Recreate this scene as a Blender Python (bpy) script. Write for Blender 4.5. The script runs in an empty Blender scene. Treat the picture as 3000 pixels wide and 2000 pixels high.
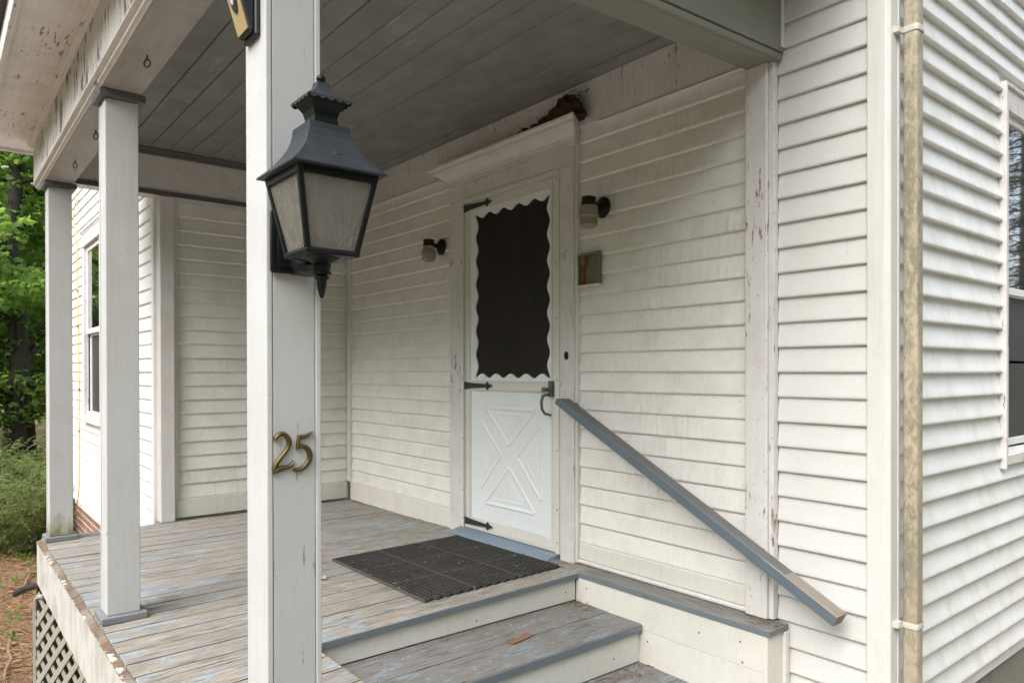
import bpy, bmesh, math, random
from mathutils import Vector, Matrix, Euler
R = math.radians
random.seed(7)
scene = bpy.context.scene
col = scene.collection

# ---------------------------------------------------------------- camera, sky, sun, exposure
cam_d = bpy.data.cameras.new('camera')
cam = bpy.data.objects.new('camera', cam_d); col.objects.link(cam)
cam_d.sensor_width = 36; cam_d.lens = 36 * 2106.86 / 3000
cam_d.shift_y = 94.31 / 3000
cam_d.clip_start = .05; cam_d.clip_end = 500
CAM = Vector((5.4172, -2.6562, 1.0495))
yaw, pitch, roll = R(51.028), R(-0.256), R(-0.099)
fw = Vector((-math.sin(yaw), math.cos(yaw), 0)); rt = Vector((math.cos(yaw), math.sin(yaw), 0)); up = Vector((0, 0, 1))
fw2 = fw * math.cos(pitch) + up * math.sin(pitch); up2 = up * math.cos(pitch) - fw * math.sin(pitch)
rt2 = rt * math.cos(roll) + up2 * math.sin(roll); up3 = up2 * math.cos(roll) - rt * math.sin(roll)
m = Matrix((rt2, up3, -fw2)).transposed().to_4x4(); m.translation = CAM
cam.matrix_world = m
scene.camera = cam

SUN_EL, SUN_AZ = R(48), R(164)          # azimuth measured clockwise from +Y
world = bpy.data.worlds.new('World'); scene.world = world; world.use_nodes = True
wn = world.node_tree; wn.nodes.clear()
sky = wn.nodes.new('ShaderNodeTexSky'); sky.sky_type = 'NISHITA'; sky.sun_disc = False
sky.sun_elevation = SUN_EL; sky.sun_rotation = SUN_AZ; sky.air_density = 1.0; sky.dust_density = 4.0; sky.ozone_density = 1.0
hs = wn.nodes.new('ShaderNodeHueSaturation'); hs.inputs['Saturation'].default_value = .5
bg = wn.nodes.new('ShaderNodeBackground'); bg.inputs['Strength'].default_value = .15
wo = wn.nodes.new('ShaderNodeOutputWorld')
wn.links.new(sky.outputs[0], hs.inputs['Color']); wn.links.new(hs.outputs[0], bg.inputs[0]); wn.links.new(bg.outputs[0], wo.inputs[0])

sd = bpy.data.lights.new('sun', 'SUN'); sd.energy = 1.0; sd.angle = R(60); sd.color = (1, .99, .975)
so = bpy.data.objects.new('sun', sd); col.objects.link(so)
sdir = Vector((math.sin(SUN_AZ) * math.cos(SUN_EL), math.cos(SUN_AZ) * math.cos(SUN_EL), math.sin(SUN_EL)))
so.rotation_euler = sdir.to_track_quat('Z', 'Y').to_euler(); so.location = (0, 0, 20)

vs = scene.view_settings
vs.view_transform = 'Standard'; vs.look = 'None'; vs.exposure = 1.42; vs.gamma = 1; vs.use_curve_mapping = False
scene.cycles.max_bounces = 8; scene.cycles.diffuse_bounces = 5; scene.cycles.transparent_max_bounces = 12

# ---------------------------------------------------------------- material helpers
def lin(h):
    h = h.lstrip('#'); o = []
    for i in (0, 2, 4):
        c = int(h[i:i+2], 16) / 255
        o.append(c / 12.92 if c <= .04045 else ((c + .055) / 1.055) ** 2.4)
    return (*o, 1)
class G:
    """small node-graph helper"""
    def __init__(s, name):
        s.m = bpy.data.materials.new(name); s.m.use_nodes = True; s.t = s.m.node_tree; s.t.nodes.clear()
        s.out = s.t.nodes.new('ShaderNodeOutputMaterial')
        s.geo = s.t.nodes.new('ShaderNodeNewGeometry'); s.info = s.t.nodes.new('ShaderNodeObjectInfo')
    def link(s, a, b): s.t.links.new(a, b)
    def pos(s, scale=(1, 1, 1), rnd=0.0, rot=(0, 0, 0)):
        mp = s.t.nodes.new('ShaderNodeMapping'); mp.inputs['Scale'].default_value = scale; mp.inputs['Rotation'].default_value = rot
        s.link(s.geo.outputs['Position'], mp.inputs['Vector'])
        if rnd:
            ma = s.t.nodes.new('ShaderNodeVectorMath'); ma.operation = 'SCALE'
            cx = s.t.nodes.new('ShaderNodeCombineXYZ')
            for i in range(3): s.link(s.info.outputs['Random'], cx.inputs[i])
            s.link(cx.outputs[0], ma.inputs[0]); ma.inputs['Scale'].default_value = rnd
            ad = s.t.nodes.new('ShaderNodeVectorMath'); ad.operation = 'ADD'
            s.link(mp.outputs[0], ad.inputs[0]); s.link(ma.outputs[0], ad.inputs[1]); return ad.outputs[0]
        return mp.outputs[0]
    def noise(s, vec, scale=5, detail=4, rough=.55, dist=0):
        n = s.t.nodes.new('ShaderNodeTexNoise'); n.inputs['Scale'].default_value = scale; n.inputs['Detail'].default_value = detail
        n.inputs['Roughness'].default_value = rough; n.inputs['Distortion'].default_value = dist
        s.link(vec, n.inputs['Vector']); return n.outputs['Fac']
    def voro(s, vec, scale=5, feature='DISTANCE_TO_EDGE'):
        n = s.t.nodes.new('ShaderNodeTexVoronoi'); n.feature = feature; n.inputs['Scale'].default_value = scale
        s.link(vec, n.inputs['Vector']); return n.outputs['Distance']
    def ramp(s, fac, a, b, lo=0., hi=1.):
        n = s.t.nodes.new('ShaderNodeMapRange'); n.inputs['From Min'].default_value = a; n.inputs['From Max'].default_value = b
        n.inputs['To Min'].default_value = lo; n.inputs['To Max'].default_value = hi
        s.link(fac, n.inputs['Value']); return n.outputs['Result']
    def math(s, op, a, b):
        n = s.t.nodes.new('ShaderNodeMath'); n.operation = op; n.use_clamp = False
        for i, x in enumerate((a, b)):
            if isinstance(x, (int, float)): n.inputs[i].default_value = x
            else: s.link(x, n.inputs[i])
        return n.outputs[0]
    def mix(s, fac, a, b):
        n = s.t.nodes.new('ShaderNodeMix'); n.data_type = 'RGBA'
        if isinstance(fac, (int, float)): n.inputs[0].default_value = fac
        else: s.link(fac, n.inputs[0])
        for i, x in ((6, a), (7, b)):
            if isinstance(x, tuple): n.inputs[i].default_value = x
            else: s.link(x, n.inputs[i])
        return n.outputs[2]
    def bump(s, h, strength=.3, dist=.002, prev=None):
        n = s.t.nodes.new('ShaderNodeBump'); n.inputs['Strength'].default_value = strength; n.inputs['Distance'].default_value = dist
        s.link(h, n.inputs['Height'])
        if prev is not None: s.link(prev, n.inputs['Normal'])
        return n.outputs[0]
    def fin(s, color, rough=.6, metal=0, normal=None, spec=.4, **kw):
        b = s.t.nodes.new('ShaderNodeBsdfPrincipled')
        if isinstance(color, tuple): b.inputs['Base Color'].default_value = color
        else: s.link(color, b.inputs['Base Color'])
        if isinstance(rough, (int, float)): b.inputs['Roughness'].default_value = rough
        else: s.link(rough, b.inputs['Roughness'])
        b.inputs['Metallic'].default_value = metal; b.inputs['Specular IOR Level'].default_value = spec
        for k, v in kw.items(): b.inputs[k].default_value = v
        if normal is not None: s.link(normal, b.inputs['Normal'])
        s.link(b.outputs[0], s.out.inputs[0]); s.b = b; return s.m
M = {}
def white(name, base, grime=(.28, .24, .19, 1), streak=.3, chip=0., chipcol=(.13, .10, .08, 1), spots=.0, green=0., rough=.55, axis='z', bumps=.15, patchy=False, blotch=.25, moss=0., csc=1.):
    g = G(name)
    st = {'z': (70, 70, 2.6), 'x': (2.6, 70, 70), 'y': (70, 2.6, 70)}[axis]
    c = base
    n0 = g.noise(g.pos((1, 1, 1), 3), 1.7, 5, .6)
    n1 = g.noise(g.pos(st, 11), 1, 5, .65)
    f = g.math('MULTIPLY', g.ramp(n1, .42, .75), g.ramp(n0, .42, .68, .05, 1) if patchy else g.ramp(n0, .3, .7, .15, 1))
    c = g.mix(g.math('MULTIPLY', f, streak), c, grime)
    c = g.mix(g.ramp(g.noise(g.pos((1, 1, 1), 5), 6, 6, .65), .45, .8, 0, blotch), c, grime)
    if green:
        c = g.mix(g.math('MULTIPLY', g.ramp(g.noise(g.pos((3, 3, 1.2), 4), 2.2, 6, .7), .48, .72), green), c, (.30, .33, .17, 1))
    if moss:   # algae creeping up from the foot, ragged upper edge
        sp_ = g.t.nodes.new('ShaderNodeSeparateXYZ'); g.link(g.geo.outputs['Position'], sp_.inputs[0])
        mz = g.math('SUBTRACT', g.math('MULTIPLY', g.noise(g.pos((3, 3, 1.2), 2), 6, 7, .7), .42), sp_.outputs['Z'])
        c = g.mix(g.math('MULTIPLY', g.ramp(mz, .06, .17), moss), c, (.16, .165, .05, 1))
    h = g.noise(g.pos(tuple(q * 5 for q in st), 2), 1, 3)
    if spots:
        sp = g.ramp(g.noise(g.pos((1, 1, 1), 6), 85, 2, .5), .70, .74, 0, spots)
        c = g.mix(sp, c, (.10, .085, .07, 1))
    nrm = g.bump(h, bumps, .001)
    if chip:
        cs = tuple(q * csc for q in {'z': (60, 60, 9), 'x': (9, 60, 60), 'y': (60, 9, 60)}[axis])
        a = g.noise(g.pos(cs, 9), 1, 5, .7)
        b = g.noise(g.pos((1, 1, 1), 8), 4.5, 4, .6)
        k = g.math('MULTIPLY', a, g.ramp(b, .3, .7, .72, 1.08))
        th = .73 - .25 * chip
        kk = g.ramp(k, th, th + .02)
        wood = g.mix(g.noise(g.pos(st, 3), 2, 4), chipcol, tuple(min(1, q * 2.6) for q in chipcol[:3]) + (1,))
        c = g.mix(kk, c, wood)
        nrm = g.bump(g.math('SUBTRACT', 1, kk), .55, .0015, nrm)
    M[name] = g.fin(c, rough, normal=nrm)
CREAM = (.66, .645, .59, 1)
white('siding_porch', (.75, .735, .70, 1), grime=(.22, .165, .12, 1), streak=.33, blotch=.22, spots=.45, patchy=True)
white('siding_vinyl', (.62, .62, .605, 1), grime=(.40, .38, .29, 1), streak=.12, blotch=.14, spots=.35, rough=.42)
white('siding_vinyl_side', (.74, .75, .755, 1), grime=(.44, .43, .34, 1), streak=.3, blotch=.25, green=.32, patchy=True, spots=.2, rough=.4)
white('siding_wing', (.80, .80, .79, 1), streak=.1, blotch=.06, rough=.5)
white('trim_white', (.66, .64, .62, 1), streak=.22, chip=.1, spots=.5, blotch=.22)
white('trim_peeling', (.64, .625, .615, 1), streak=.25, chip=.62, spots=.7, blotch=.25, bumps=.5)
white('trim_corner', (.66, .66, .645, 1), grime=(.42, .41, .29, 1), streak=.3, green=.2, blotch=.2, rough=.4)
white('post_white', (.51, .52, .522, 1), streak=.22, chip=.12, blotch=.2, bumps=.55, spots=.4)
white('post_mossy', (.51, .52, .522, 1), streak=.22, chip=.12, blotch=.2, bumps=.55, spots=.4, moss=.85)
white('post_flaking', (.46, .472, .47, 1), streak=.16, chip=.5, chipcol=(.15, .12, .095, 1), blotch=.14, bumps=.3)
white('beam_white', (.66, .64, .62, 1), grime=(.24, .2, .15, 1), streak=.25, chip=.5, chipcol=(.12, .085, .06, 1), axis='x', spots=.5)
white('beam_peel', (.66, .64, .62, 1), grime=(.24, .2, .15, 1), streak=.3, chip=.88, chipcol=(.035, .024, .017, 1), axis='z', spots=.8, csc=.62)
white('beam_under', (.36, .34, .315, 1), grime=(.14, .115, .09, 1), streak=.45, chip=.55, chipcol=(.12, .08, .055, 1), axis='x', spots=.6, blotch=.4)  # darker base grey than beam_white, mottled and chipped
white('beam_green', (.205, .21, .178, 1), grime=(.15, .14, .11, 1), streak=.4, chip=.2, axis='y', spots=.4)
white('soffit_white', (.78, .76, .745, 1), grime=(.22, .185, .15, 1), streak=.3, chip=.62, axis='x', spots=.6)
white('riser_white', (.66, .65, .60, 1), grime=(.3, .26, .2, 1), streak=.2, chip=.03, spots=.5, blotch=.2)
white('fascia_white', (.58, .575, .56, 1), grime=(.20, .19, .155, 1), streak=.9, green=.35, blotch=.8, spots=.3, patchy=True)
white('door_white', (.75, .785, .80, 1), streak=.10, blotch=.10, rough=.38, bumps=.05, spots=.22)
white('door_trim', (.66, .65, .61, 1), streak=.1, blotch=.12, rough=.4, bumps=.05, spots=.2)

def deck(name, axis='y', wear=.5, dirt=.3, blue=.5, tone=1.):
    g = G(name)
    A = (lambda a, b: (a, b, a)) if axis == 'y' else (lambda a, b: (b, a, a))
    grain = g.noise(g.pos(A(90, 4.5), 17), 1, 7, .75, .4)
    fine = g.noise(g.pos(A(240, 9), 7), 1, 4, .7)
    p1 = g.noise(g.pos(A(24, 5.5), 23), 1, 8, .75, .7)
    p2 = g.noise(g.pos(A(15, 5.5), 41), 1, 8, .75, 1.0)
    big = g.noise(g.pos((1, 1, 1)), 1.3, 4, .6)
    lot = g.ramp(g.info.outputs['Random'], 0, 1, -.05, .05)
    gray = g.mix(g.noise(g.pos((1, 1, 1), 3), 7, 6, .7), (.24, .238, .225, 1), (.345, .338, .318, 1))
    blu = g.mix(g.noise(g.pos((1, 1, 1), 3), 14, 5), (.28, .335, .385, 1), (.38, .44, .49, 1))
    bsum = g.math('ADD', g.math('MULTIPLY', p2, .75), g.math('ADD', g.math('MULTIPLY', big, .35), lot))
    bm = g.ramp(bsum, .66 - .2 * blue, .68 - .2 * blue)
    wood = g.mix(g.ramp(grain, .3, .7), (.215, .19, .158, 1), (.48, .435, .365, 1))
    wood = g.mix(g.ramp(p2, .45, .7, 0, .6), wood, (.45, .385, .305, 1))
    wsum = g.math('ADD', g.math('MULTIPLY', p1, .62), g.math('ADD', g.math('MULTIPLY', grain, .26), g.math('MULTIPLY', big, .22)))
    wm = g.ramp(g.math('ADD', wsum, lot), .68 - .2 * wear, .705 - .2 * wear)
    c = g.mix(wm, gray, wood)
    c = g.mix(bm, c, blu)
    c = g.mix(g.ramp(g.noise(g.pos((1, 1, 1), 2), 3.3, 7, .75), .42, .78, 0, dirt), c, (.18, .165, .14, 1))
    c = g.mix(g.ramp(fine, .36, .58, .6, 0), c, (.10, .09, .08, 1))
    ck = g.noise(g.pos(A(150, 5), 31), 1, 4, .65)
    cm = g.math('MULTIPLY', g.ramp(ck, .585, .625), g.ramp(g.noise(g.pos((3, 3, 3), 5), 2.5, 4), .42, .56))
    c = g.mix(cm, c, (.03, .027, .025, 1))
    fl = g.ramp(g.noise(g.pos((1, 1, 1), 7), 95, 2), .70, .74, 0, .8)
    c = g.mix(fl, c, (.06, .045, .03, 1))
    nrm = g.bump(grain, .3, .0015)
    nrm = g.bump(g.math('MAXIMUM', g.math('SUBTRACT', 1, wm), bm), .55, .0015, nrm)
    nrm = g.bump(g.math('SUBTRACT', 1, cm), .7, .003, nrm)
    if tone != 1: c = g.mix(1 - tone, c, (.03, .034, .036, 1))
    M[name] = g.fin(c, g.ramp(wm, 0, 1, .55, .85), normal=nrm, spec=.3)
deck('deck', 'y', .74, .3, .30)
deck('deck_front', 'y', .9, .1, .1)
deck('tread_paint', 'y', .38, .3, .45, .72)
deck('ledge_paint', 'x', .2, .3, .0, .75)
def paint(name, c1, c2, wearcol=None, rough=.55, axis='y', wear=.1, sc=6):
    g = G(name)
    st = {'y': (30, 1.5, 30), 'x': (1.5, 30, 30), 'z': (30, 30, 1.5)}[axis]
    c = g.mix(g.noise(g.pos((1, 1, 1), 4), sc, 6, .65), c1, c2)
    gr = g.noise(g.pos(st, 6), 1, 5, .7)
    if wearcol:
        k = g.ramp(g.math('ADD', g.math('MULTIPLY', gr, .6), g.math('MULTIPLY', g.noise(g.pos((1, 1, 1), 2), 3, 5), .4)), .66 - .3 * wear, .69 - .3 * wear)
        c = g.mix(k, c, wearcol)
    c = g.mix(g.ramp(g.noise(g.pos((1, 1, 1), 8), 70, 2), .70, .75, 0, .4), c, (.05, .045, .04, 1))
    M[name] = g.fin(c, rough, normal=g.bump(gr, .25, .0015), spec=.35)
paint('edge_blue', (.115, .14, .165, 1), (.175, .205, .235, 1), (.30, .26, .21, 1), wear=.12)
paint('rail_top', (.10, .105, .108, 1), (.15, .155, .155, 1), (.36, .31, .25, 1), axis='x', wear=.08)
paint('rail_side', (.095, .125, .15, 1), (.135, .17, .20, 1), (.36, .31, .25, 1), axis='x', wear=.08)
paint('bare_wood', (.20, .175, .145, 1), (.31, .275, .23, 1), (.12, .10, .08, 1), axis='x', wear=.3, rough=.85)
paint('trim_gray', (.085, .085, .085, 1), (.12, .12, .118, 1), (.2, .18, .15, 1), axis='x', wear=.02)
paint('plinth_gray', (.16, .17, .18, 1), (.21, .225, .24, 1), (.26, .26, .22, 1), wear=.1)
paint('threshold_blue', (.16, .205, .26, 1), (.21, .26, .32, 1), (.38, .35, .31, 1), axis='x', wear=.22)
paint('ceiling_gray', (.10, .115, .115, 1), (.325, .33, .305, 1), (.33, .30, .26, 1), axis='x', wear=.2, sc=4.6)
paint('flake_brown', (.10, .06, .04, 1), (.22, .15, .10, 1), rough=.9)
g = G('rotten_wood'); n1 = g.noise(g.pos((1, 1, 1)), 9, 6, .7); n2 = g.noise(g.pos((1, 1, 1)), 60, 5, .75); n3 = g.noise(g.pos((1, 1, 1)), 2.2, 3)
c = g.mix(n2, (.05, .033, .024, 1), (.30, .23, .17, 1)); c = g.mix(g.math('MULTIPLY', g.ramp(n1, .50, .58), g.ramp(n3, .5, .62)), c, (.44, .28, .135, 1)); c = g.mix(g.ramp(g.noise(g.pos((1, 1, 1)), 5, 5), .5, .62, 0, .75), c, (.26, .245, .225, 1))
M['rotten_wood'] = g.fin(c, .9, normal=g.bump(n2, 1, .006), spec=.1)
paint('lattice_wood', (.25, .245, .21, 1), (.37, .36, .31, 1), (.13, .12, .09, 1), axis='z', wear=.15, rough=.85)
paint('cardboard', (.17, .095, .055, 1), (.24, .135, .08, 1), (.17, .09, .05, 1), axis='y', wear=.2, rough=.85)
paint('nest_mud', (.03, .018, .010, 1), (.065, .036, .02, 1), (.02, .012, .008, 1), wear=.4, rough=.95, sc=60)
paint('shade_brown', (.035, .027, .021, 1), (.06, .047, .036, 1), rough=.95)  # under-deck shade put into a dark brown
paint('seam_dirt', (.03, .026, .022, 1), (.055, .048, .04, 1), rough=.95)
paint('concrete', (.16, .155, .13, 1), (.27, .26, .22, 1), (.07, .075, .05, 1), axis='z', wear=.25, rough=.9)
paint('roof_shingle', (.06, .06, .06, 1), (.11, .105, .10, 1), rough=.9)
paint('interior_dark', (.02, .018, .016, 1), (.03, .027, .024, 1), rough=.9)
def metal(name, c1, c2, rough, met=.0, sc=40, fleck=None, bumps=.15, spec=.4):
    g = G(name)
    c = g.mix(g.noise(g.pos((1, 1, 1)), sc, 4, .6), c1, c2)
    if fleck: c = g.mix(g.ramp(g.noise(g.pos((1, 1, 1)), 120, 2), .70, .74, 0, .6), c, fleck)
    M[name] = g.fin(c, rough, met, g.bump(g.noise(g.pos((1, 1, 1)), 160, 3), bumps, .001), spec=spec)
metal('iron_black', (.0035, .004, .005, 1), (.010, .011, .013, 1), .36, 0, 18, None, .25, .22)
metal('iron_weathered', (.010, .012, .015, 1), (.038, .043, .05, 1), .5, 0, 22, (.11, .115, .12, 1), .35, .3)
metal('bronze_dark', (.012, .007, .005, 1), (.022, .012, .008, 1), .38, .1, 20, None, .1, .25)
metal('brass_old', (.075, .055, .018, 1), (.12, .088, .03, 1), .42, .6, 30, (.05, .04, .015, 1), .2)
metal('hinge_dark', (.025, .025, .028, 1), (.045, .045, .05, 1), .45, .2, 30)
metal('handle_gray', (.10, .10, .10, 1), (.15, .15, .15, 1), .4, .3, 30)
metal('box_green', (.12, .11, .065, 1), (.19, .175, .11, 1), .55, .0, 20, (.06, .06, .04, 1))
metal('plastic_black', (.012, .012, .013, 1), (.022, .022, .024, 1), .45, 0, 20)
metal('tan_plate', (.36, .26, .12, 1), (.44, .32, .16, 1), .5, 0, 12)
metal('lens_white', (.55, .57, .6, 1), (.65, .67, .7, 1), .15, 0, 8)
metal('rubber', (.022, .0215, .021, 1), (.065, .062, .057, 1), .75, 0, 6, (.15, .13, .10, 1), .3, .25)
metal('rubber_base', (.004, .004, .004, 1), (.01, .0095, .009, 1), .9, 0, 20, (.05, .04, .03, 1), .1, .1)
metal('rubber_dusty', (.05, .048, .042, 1), (.11, .10, .085, 1), .85, 0, 60)
metal('cable_yellow', (.70, .44, .04, 1), (.78, .5, .06, 1), .5)
metal('pipe_black', (.02, .022, .026, 1), (.04, .042, .048, 1), .45)
metal('strap_white', (.52, .51, .46, 1), (.62, .61, .56, 1), .4, .0, 14, (.15, .12, .1, 1))
metal('rust', (.16, .06, .018, 1), (.34, .14, .04, 1), .85)
metal('eye_rust', (.035, .028, .022, 1), (.06, .045, .035, 1), .7)
metal('sash_white', (.70, .71, .71, 1), (.74, .75, .75, 1), .4, 0, 5)
metal('debris', (.10, .06, .03, 1), (.30, .22, .14, 1), .9, 0, 60)
metal('debris_white', (.6, .58, .52, 1), (.7, .68, .62, 1), .8)
metal('mortar', (.50, .46, .42, 1), (.62, .58, .53, 1), .9, 0, 20)
# downspout: cream enamel with dark mildew crawling down it
g = G('downspout_paint')
v = g.pos((1, 1, .5)); n = g.noise(v, 48, 7, .75, .6); n2 = g.noise(g.pos((1, 1, .5)), 3, 4)
c = g.mix(g.ramp(g.math('ADD', g.math('MULTIPLY', n, .75), g.math('MULTIPLY', n2, .35)), .47, .62, 0, .7), (.44, .385, .28, 1), (.15, .13, .105, 1))
c = g.mix(g.ramp(g.noise(g.pos((1, 1, .1)), 14, 4), .5, .7, 0, .5), c, (.36, .31, .22, 1))
M['downspout_paint'] = g.fin(c, .55)
# brick
g = G('brick'); c = g.mix(g.info.outputs['Random'], (.20, .105, .08, 1), (.30, .165, .13, 1))
c = g.mix(g.ramp(g.noise(g.pos((1, 1, 1), 5), 25, 5), .45, .75, 0, .5), c, (.30, .21, .17, 1))
M['brick'] = g.fin(c, .9, normal=g.bump(g.noise(g.pos((1, 1, 1)), 90, 4), .4, .003))
# glass-like
g = G('lantern_glass')
tr = g.t.nodes.new('ShaderNodeBsdfTransparent'); tr.inputs[0].default_value = (.62, .62, .6, 1)
pb = g.t.nodes.new('ShaderNodeBsdfPrincipled'); pb.inputs['Roughness'].default_value = .2; pb.inputs['Specular IOR Level'].default_value = .8
dirt = g.noise(g.pos((22, 22, 5)), 1.6, 5, .65, 1.0)
g.link(g.mix(g.ramp(dirt, .35, .7), (.44, .42, .38, 1), (.20, .18, .15, 1)), pb.inputs['Base Color'])
g.link(g.bump(g.noise(g.pos((34, 34, 11)), 2.2, 3, .5, 2.0), .55, .01), pb.inputs['Normal'])
mx = g.t.nodes.new('ShaderNodeMixShader'); g.link(g.ramp(dirt, .3, .7, .32, .62), mx.inputs[0]); g.link(tr.outputs[0], mx.inputs[1]); g.link(pb.outputs[0], mx.inputs[2]); g.link(mx.outputs[0], g.out.inputs[0])
M['lantern_glass'] = g.m
g = G('jar_glass')
tr = g.t.nodes.new('ShaderNodeBsdfTranslucent'); tr.inputs[0].default_value = (.5, .47, .38, 1)
pb = g.t.nodes.new('ShaderNodeBsdfPrincipled'); pb.inputs['Roughness'].default_value = .2; pb.inputs['Base Color'].default_value = (.36, .33, .26, 1); pb.inputs['Specular IOR Level'].default_value = .7
mx = g.t.nodes.new('ShaderNodeMixShader'); mx.inputs[0].default_value = .65; g.link(tr.outputs[0], mx.inputs[1]); g.link(pb.outputs[0], mx.inputs[2]); g.link(mx.outputs[0], g.out.inputs[0])
M['jar_glass'] = g.m
g = G('window_glass')
M['window_glass'] = g.fin((.02, .022, .022, 1), .03, spec=1.0, normal=g.bump(g.noise(g.pos((1, 1, 1)), 3, 2), .08, .004), **{'Coat Weight': 1.0, 'Coat Roughness': .02, 'Coat IOR': 2.2})
g = G('insect_screen')
w = g.t.nodes.new('ShaderNodeTexWave'); w.wave_type = 'BANDS'; w.bands_direction = 'Z'; w.inputs['Scale'].default_value = 60; w.inputs['Distortion'].default_value = 1; g.link(g.geo.outputs['Position'], w.inputs['Vector'])
c = g.mix(g.math('MULTIPLY', w.outputs['Fac'], g.ramp(g.noise(g.pos((6, 6, 1.5)), 1.5, 4), .35, .7)), (.012, .009, .0075, 1), (.036, .026, .02, 1))
M['insect_screen'] = g.fin(c, .6, spec=.25)
g = G('screen_mesh_gray'); M['screen_mesh_gray'] = g.fin(g.mix(g.noise(g.pos((1, 1, 1)), 4, 4), (.028, .028, .03, 1), (.05, .05, .052, 1)), .5, spec=.4)
# vegetation
def leafmat(name, c1, c2, trans=.45, tcol=None):
    g = G(name)
    c = g.mix(g.noise(g.pos((1, 1, 1)), 1.1, 3), c1, c2)
    c = g.mix(g.ramp(g.noise(g.pos((1, 1, 1)), 9, 2), .3, .7, 0, .7), c, tuple(q * .6 for q in c1[:3]) + (1,))
    d = g.t.nodes.new('ShaderNodeBsdfPrincipled'); d.inputs['Roughness'].default_value = .55; d.inputs['Specular IOR Level'].default_value = .3; g.link(c, d.inputs['Base Color'])
    tl = g.t.nodes.new('ShaderNodeBsdfTranslucent'); tl.inputs[0].default_value = tcol or tuple(min(1, q * 1.7) for q in c2[:3]) + (1,)
    mx = g.t.nodes.new('ShaderNodeMixShader'); mx.inputs[0].default_value = trans
    g.link(d.outputs[0], mx.inputs[1]); g.link(tl.outputs[0], mx.inputs[2]); g.link(mx.outputs[0], g.out.inputs[0]); M[name] = g.m
leafmat('maple_leaf', (.09, .18, .055, 1), (.16, .28, .085, 1), .58, (.36, .54, .09, 1))
leafmat('shrub_leaf', (.10, .16, .045, 1), (.19, .25, .085, 1), .4)
leafmat('weed_leaf', (.10, .22, .03, 1), (.2, .33, .06, 1), .4)
leafmat('needle_leaf', (.02, .045, .018, 1), (.05, .085, .035, 1), .25)
paint('bark', (.035, .03, .026, 1), (.085, .075, .062, 1), (.015, .013, .011, 1), axis='z', wear=.35, rough=.95, sc=10)
paint('twig', (.16, .10, .06, 1), (.36, .25, .16, 1), rough=.9, sc=4)
g = G('ground_litter')
a = g.noise(g.pos((1, 1, 1)), 2.5, 8, .7); b = g.noise(g.pos((14, 45, 20), rot=(0, 0, .5)), 1, 5, .7, 1)
c = g.mix(b, (.09, .055, .035, 1), (.36, .24, .15, 1)); c = g.mix(g.ramp(a, .5, .72), c, (.20, .16, .10, 1))
far = g.noise(g.pos((1, 1, 1)), .35, 4)
sx = g.t.nodes.new('ShaderNodeSeparateXYZ'); g.link(g.geo.outputs['Position'], sx.inputs[0])
lawn = g.math('MAXIMUM', g.ramp(far, .5, .62, 0, .8), g.ramp(g.math('ADD', sx.outputs['X'], g.math('MULTIPLY', far, 2)), 1.8, 3.2))
c = g.mix(lawn, c, g.mix(g.noise(g.pos((1, 1, 1)), 3, 6, .7), (.25, .215, .17, 1), (.38, .335, .285, 1)))
M['ground_litter'] = g.fin(c, .95, normal=g.bump(b, .7, .02), spec=.1)
g = G('straw'); c = g.mix(g.noise(g.pos((1, 1, 1)), 13, 4), (.10, .05, .026, 1), (.42, .27, .15, 1)); M['straw'] = g.fin(c, .85, spec=.2)

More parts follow.
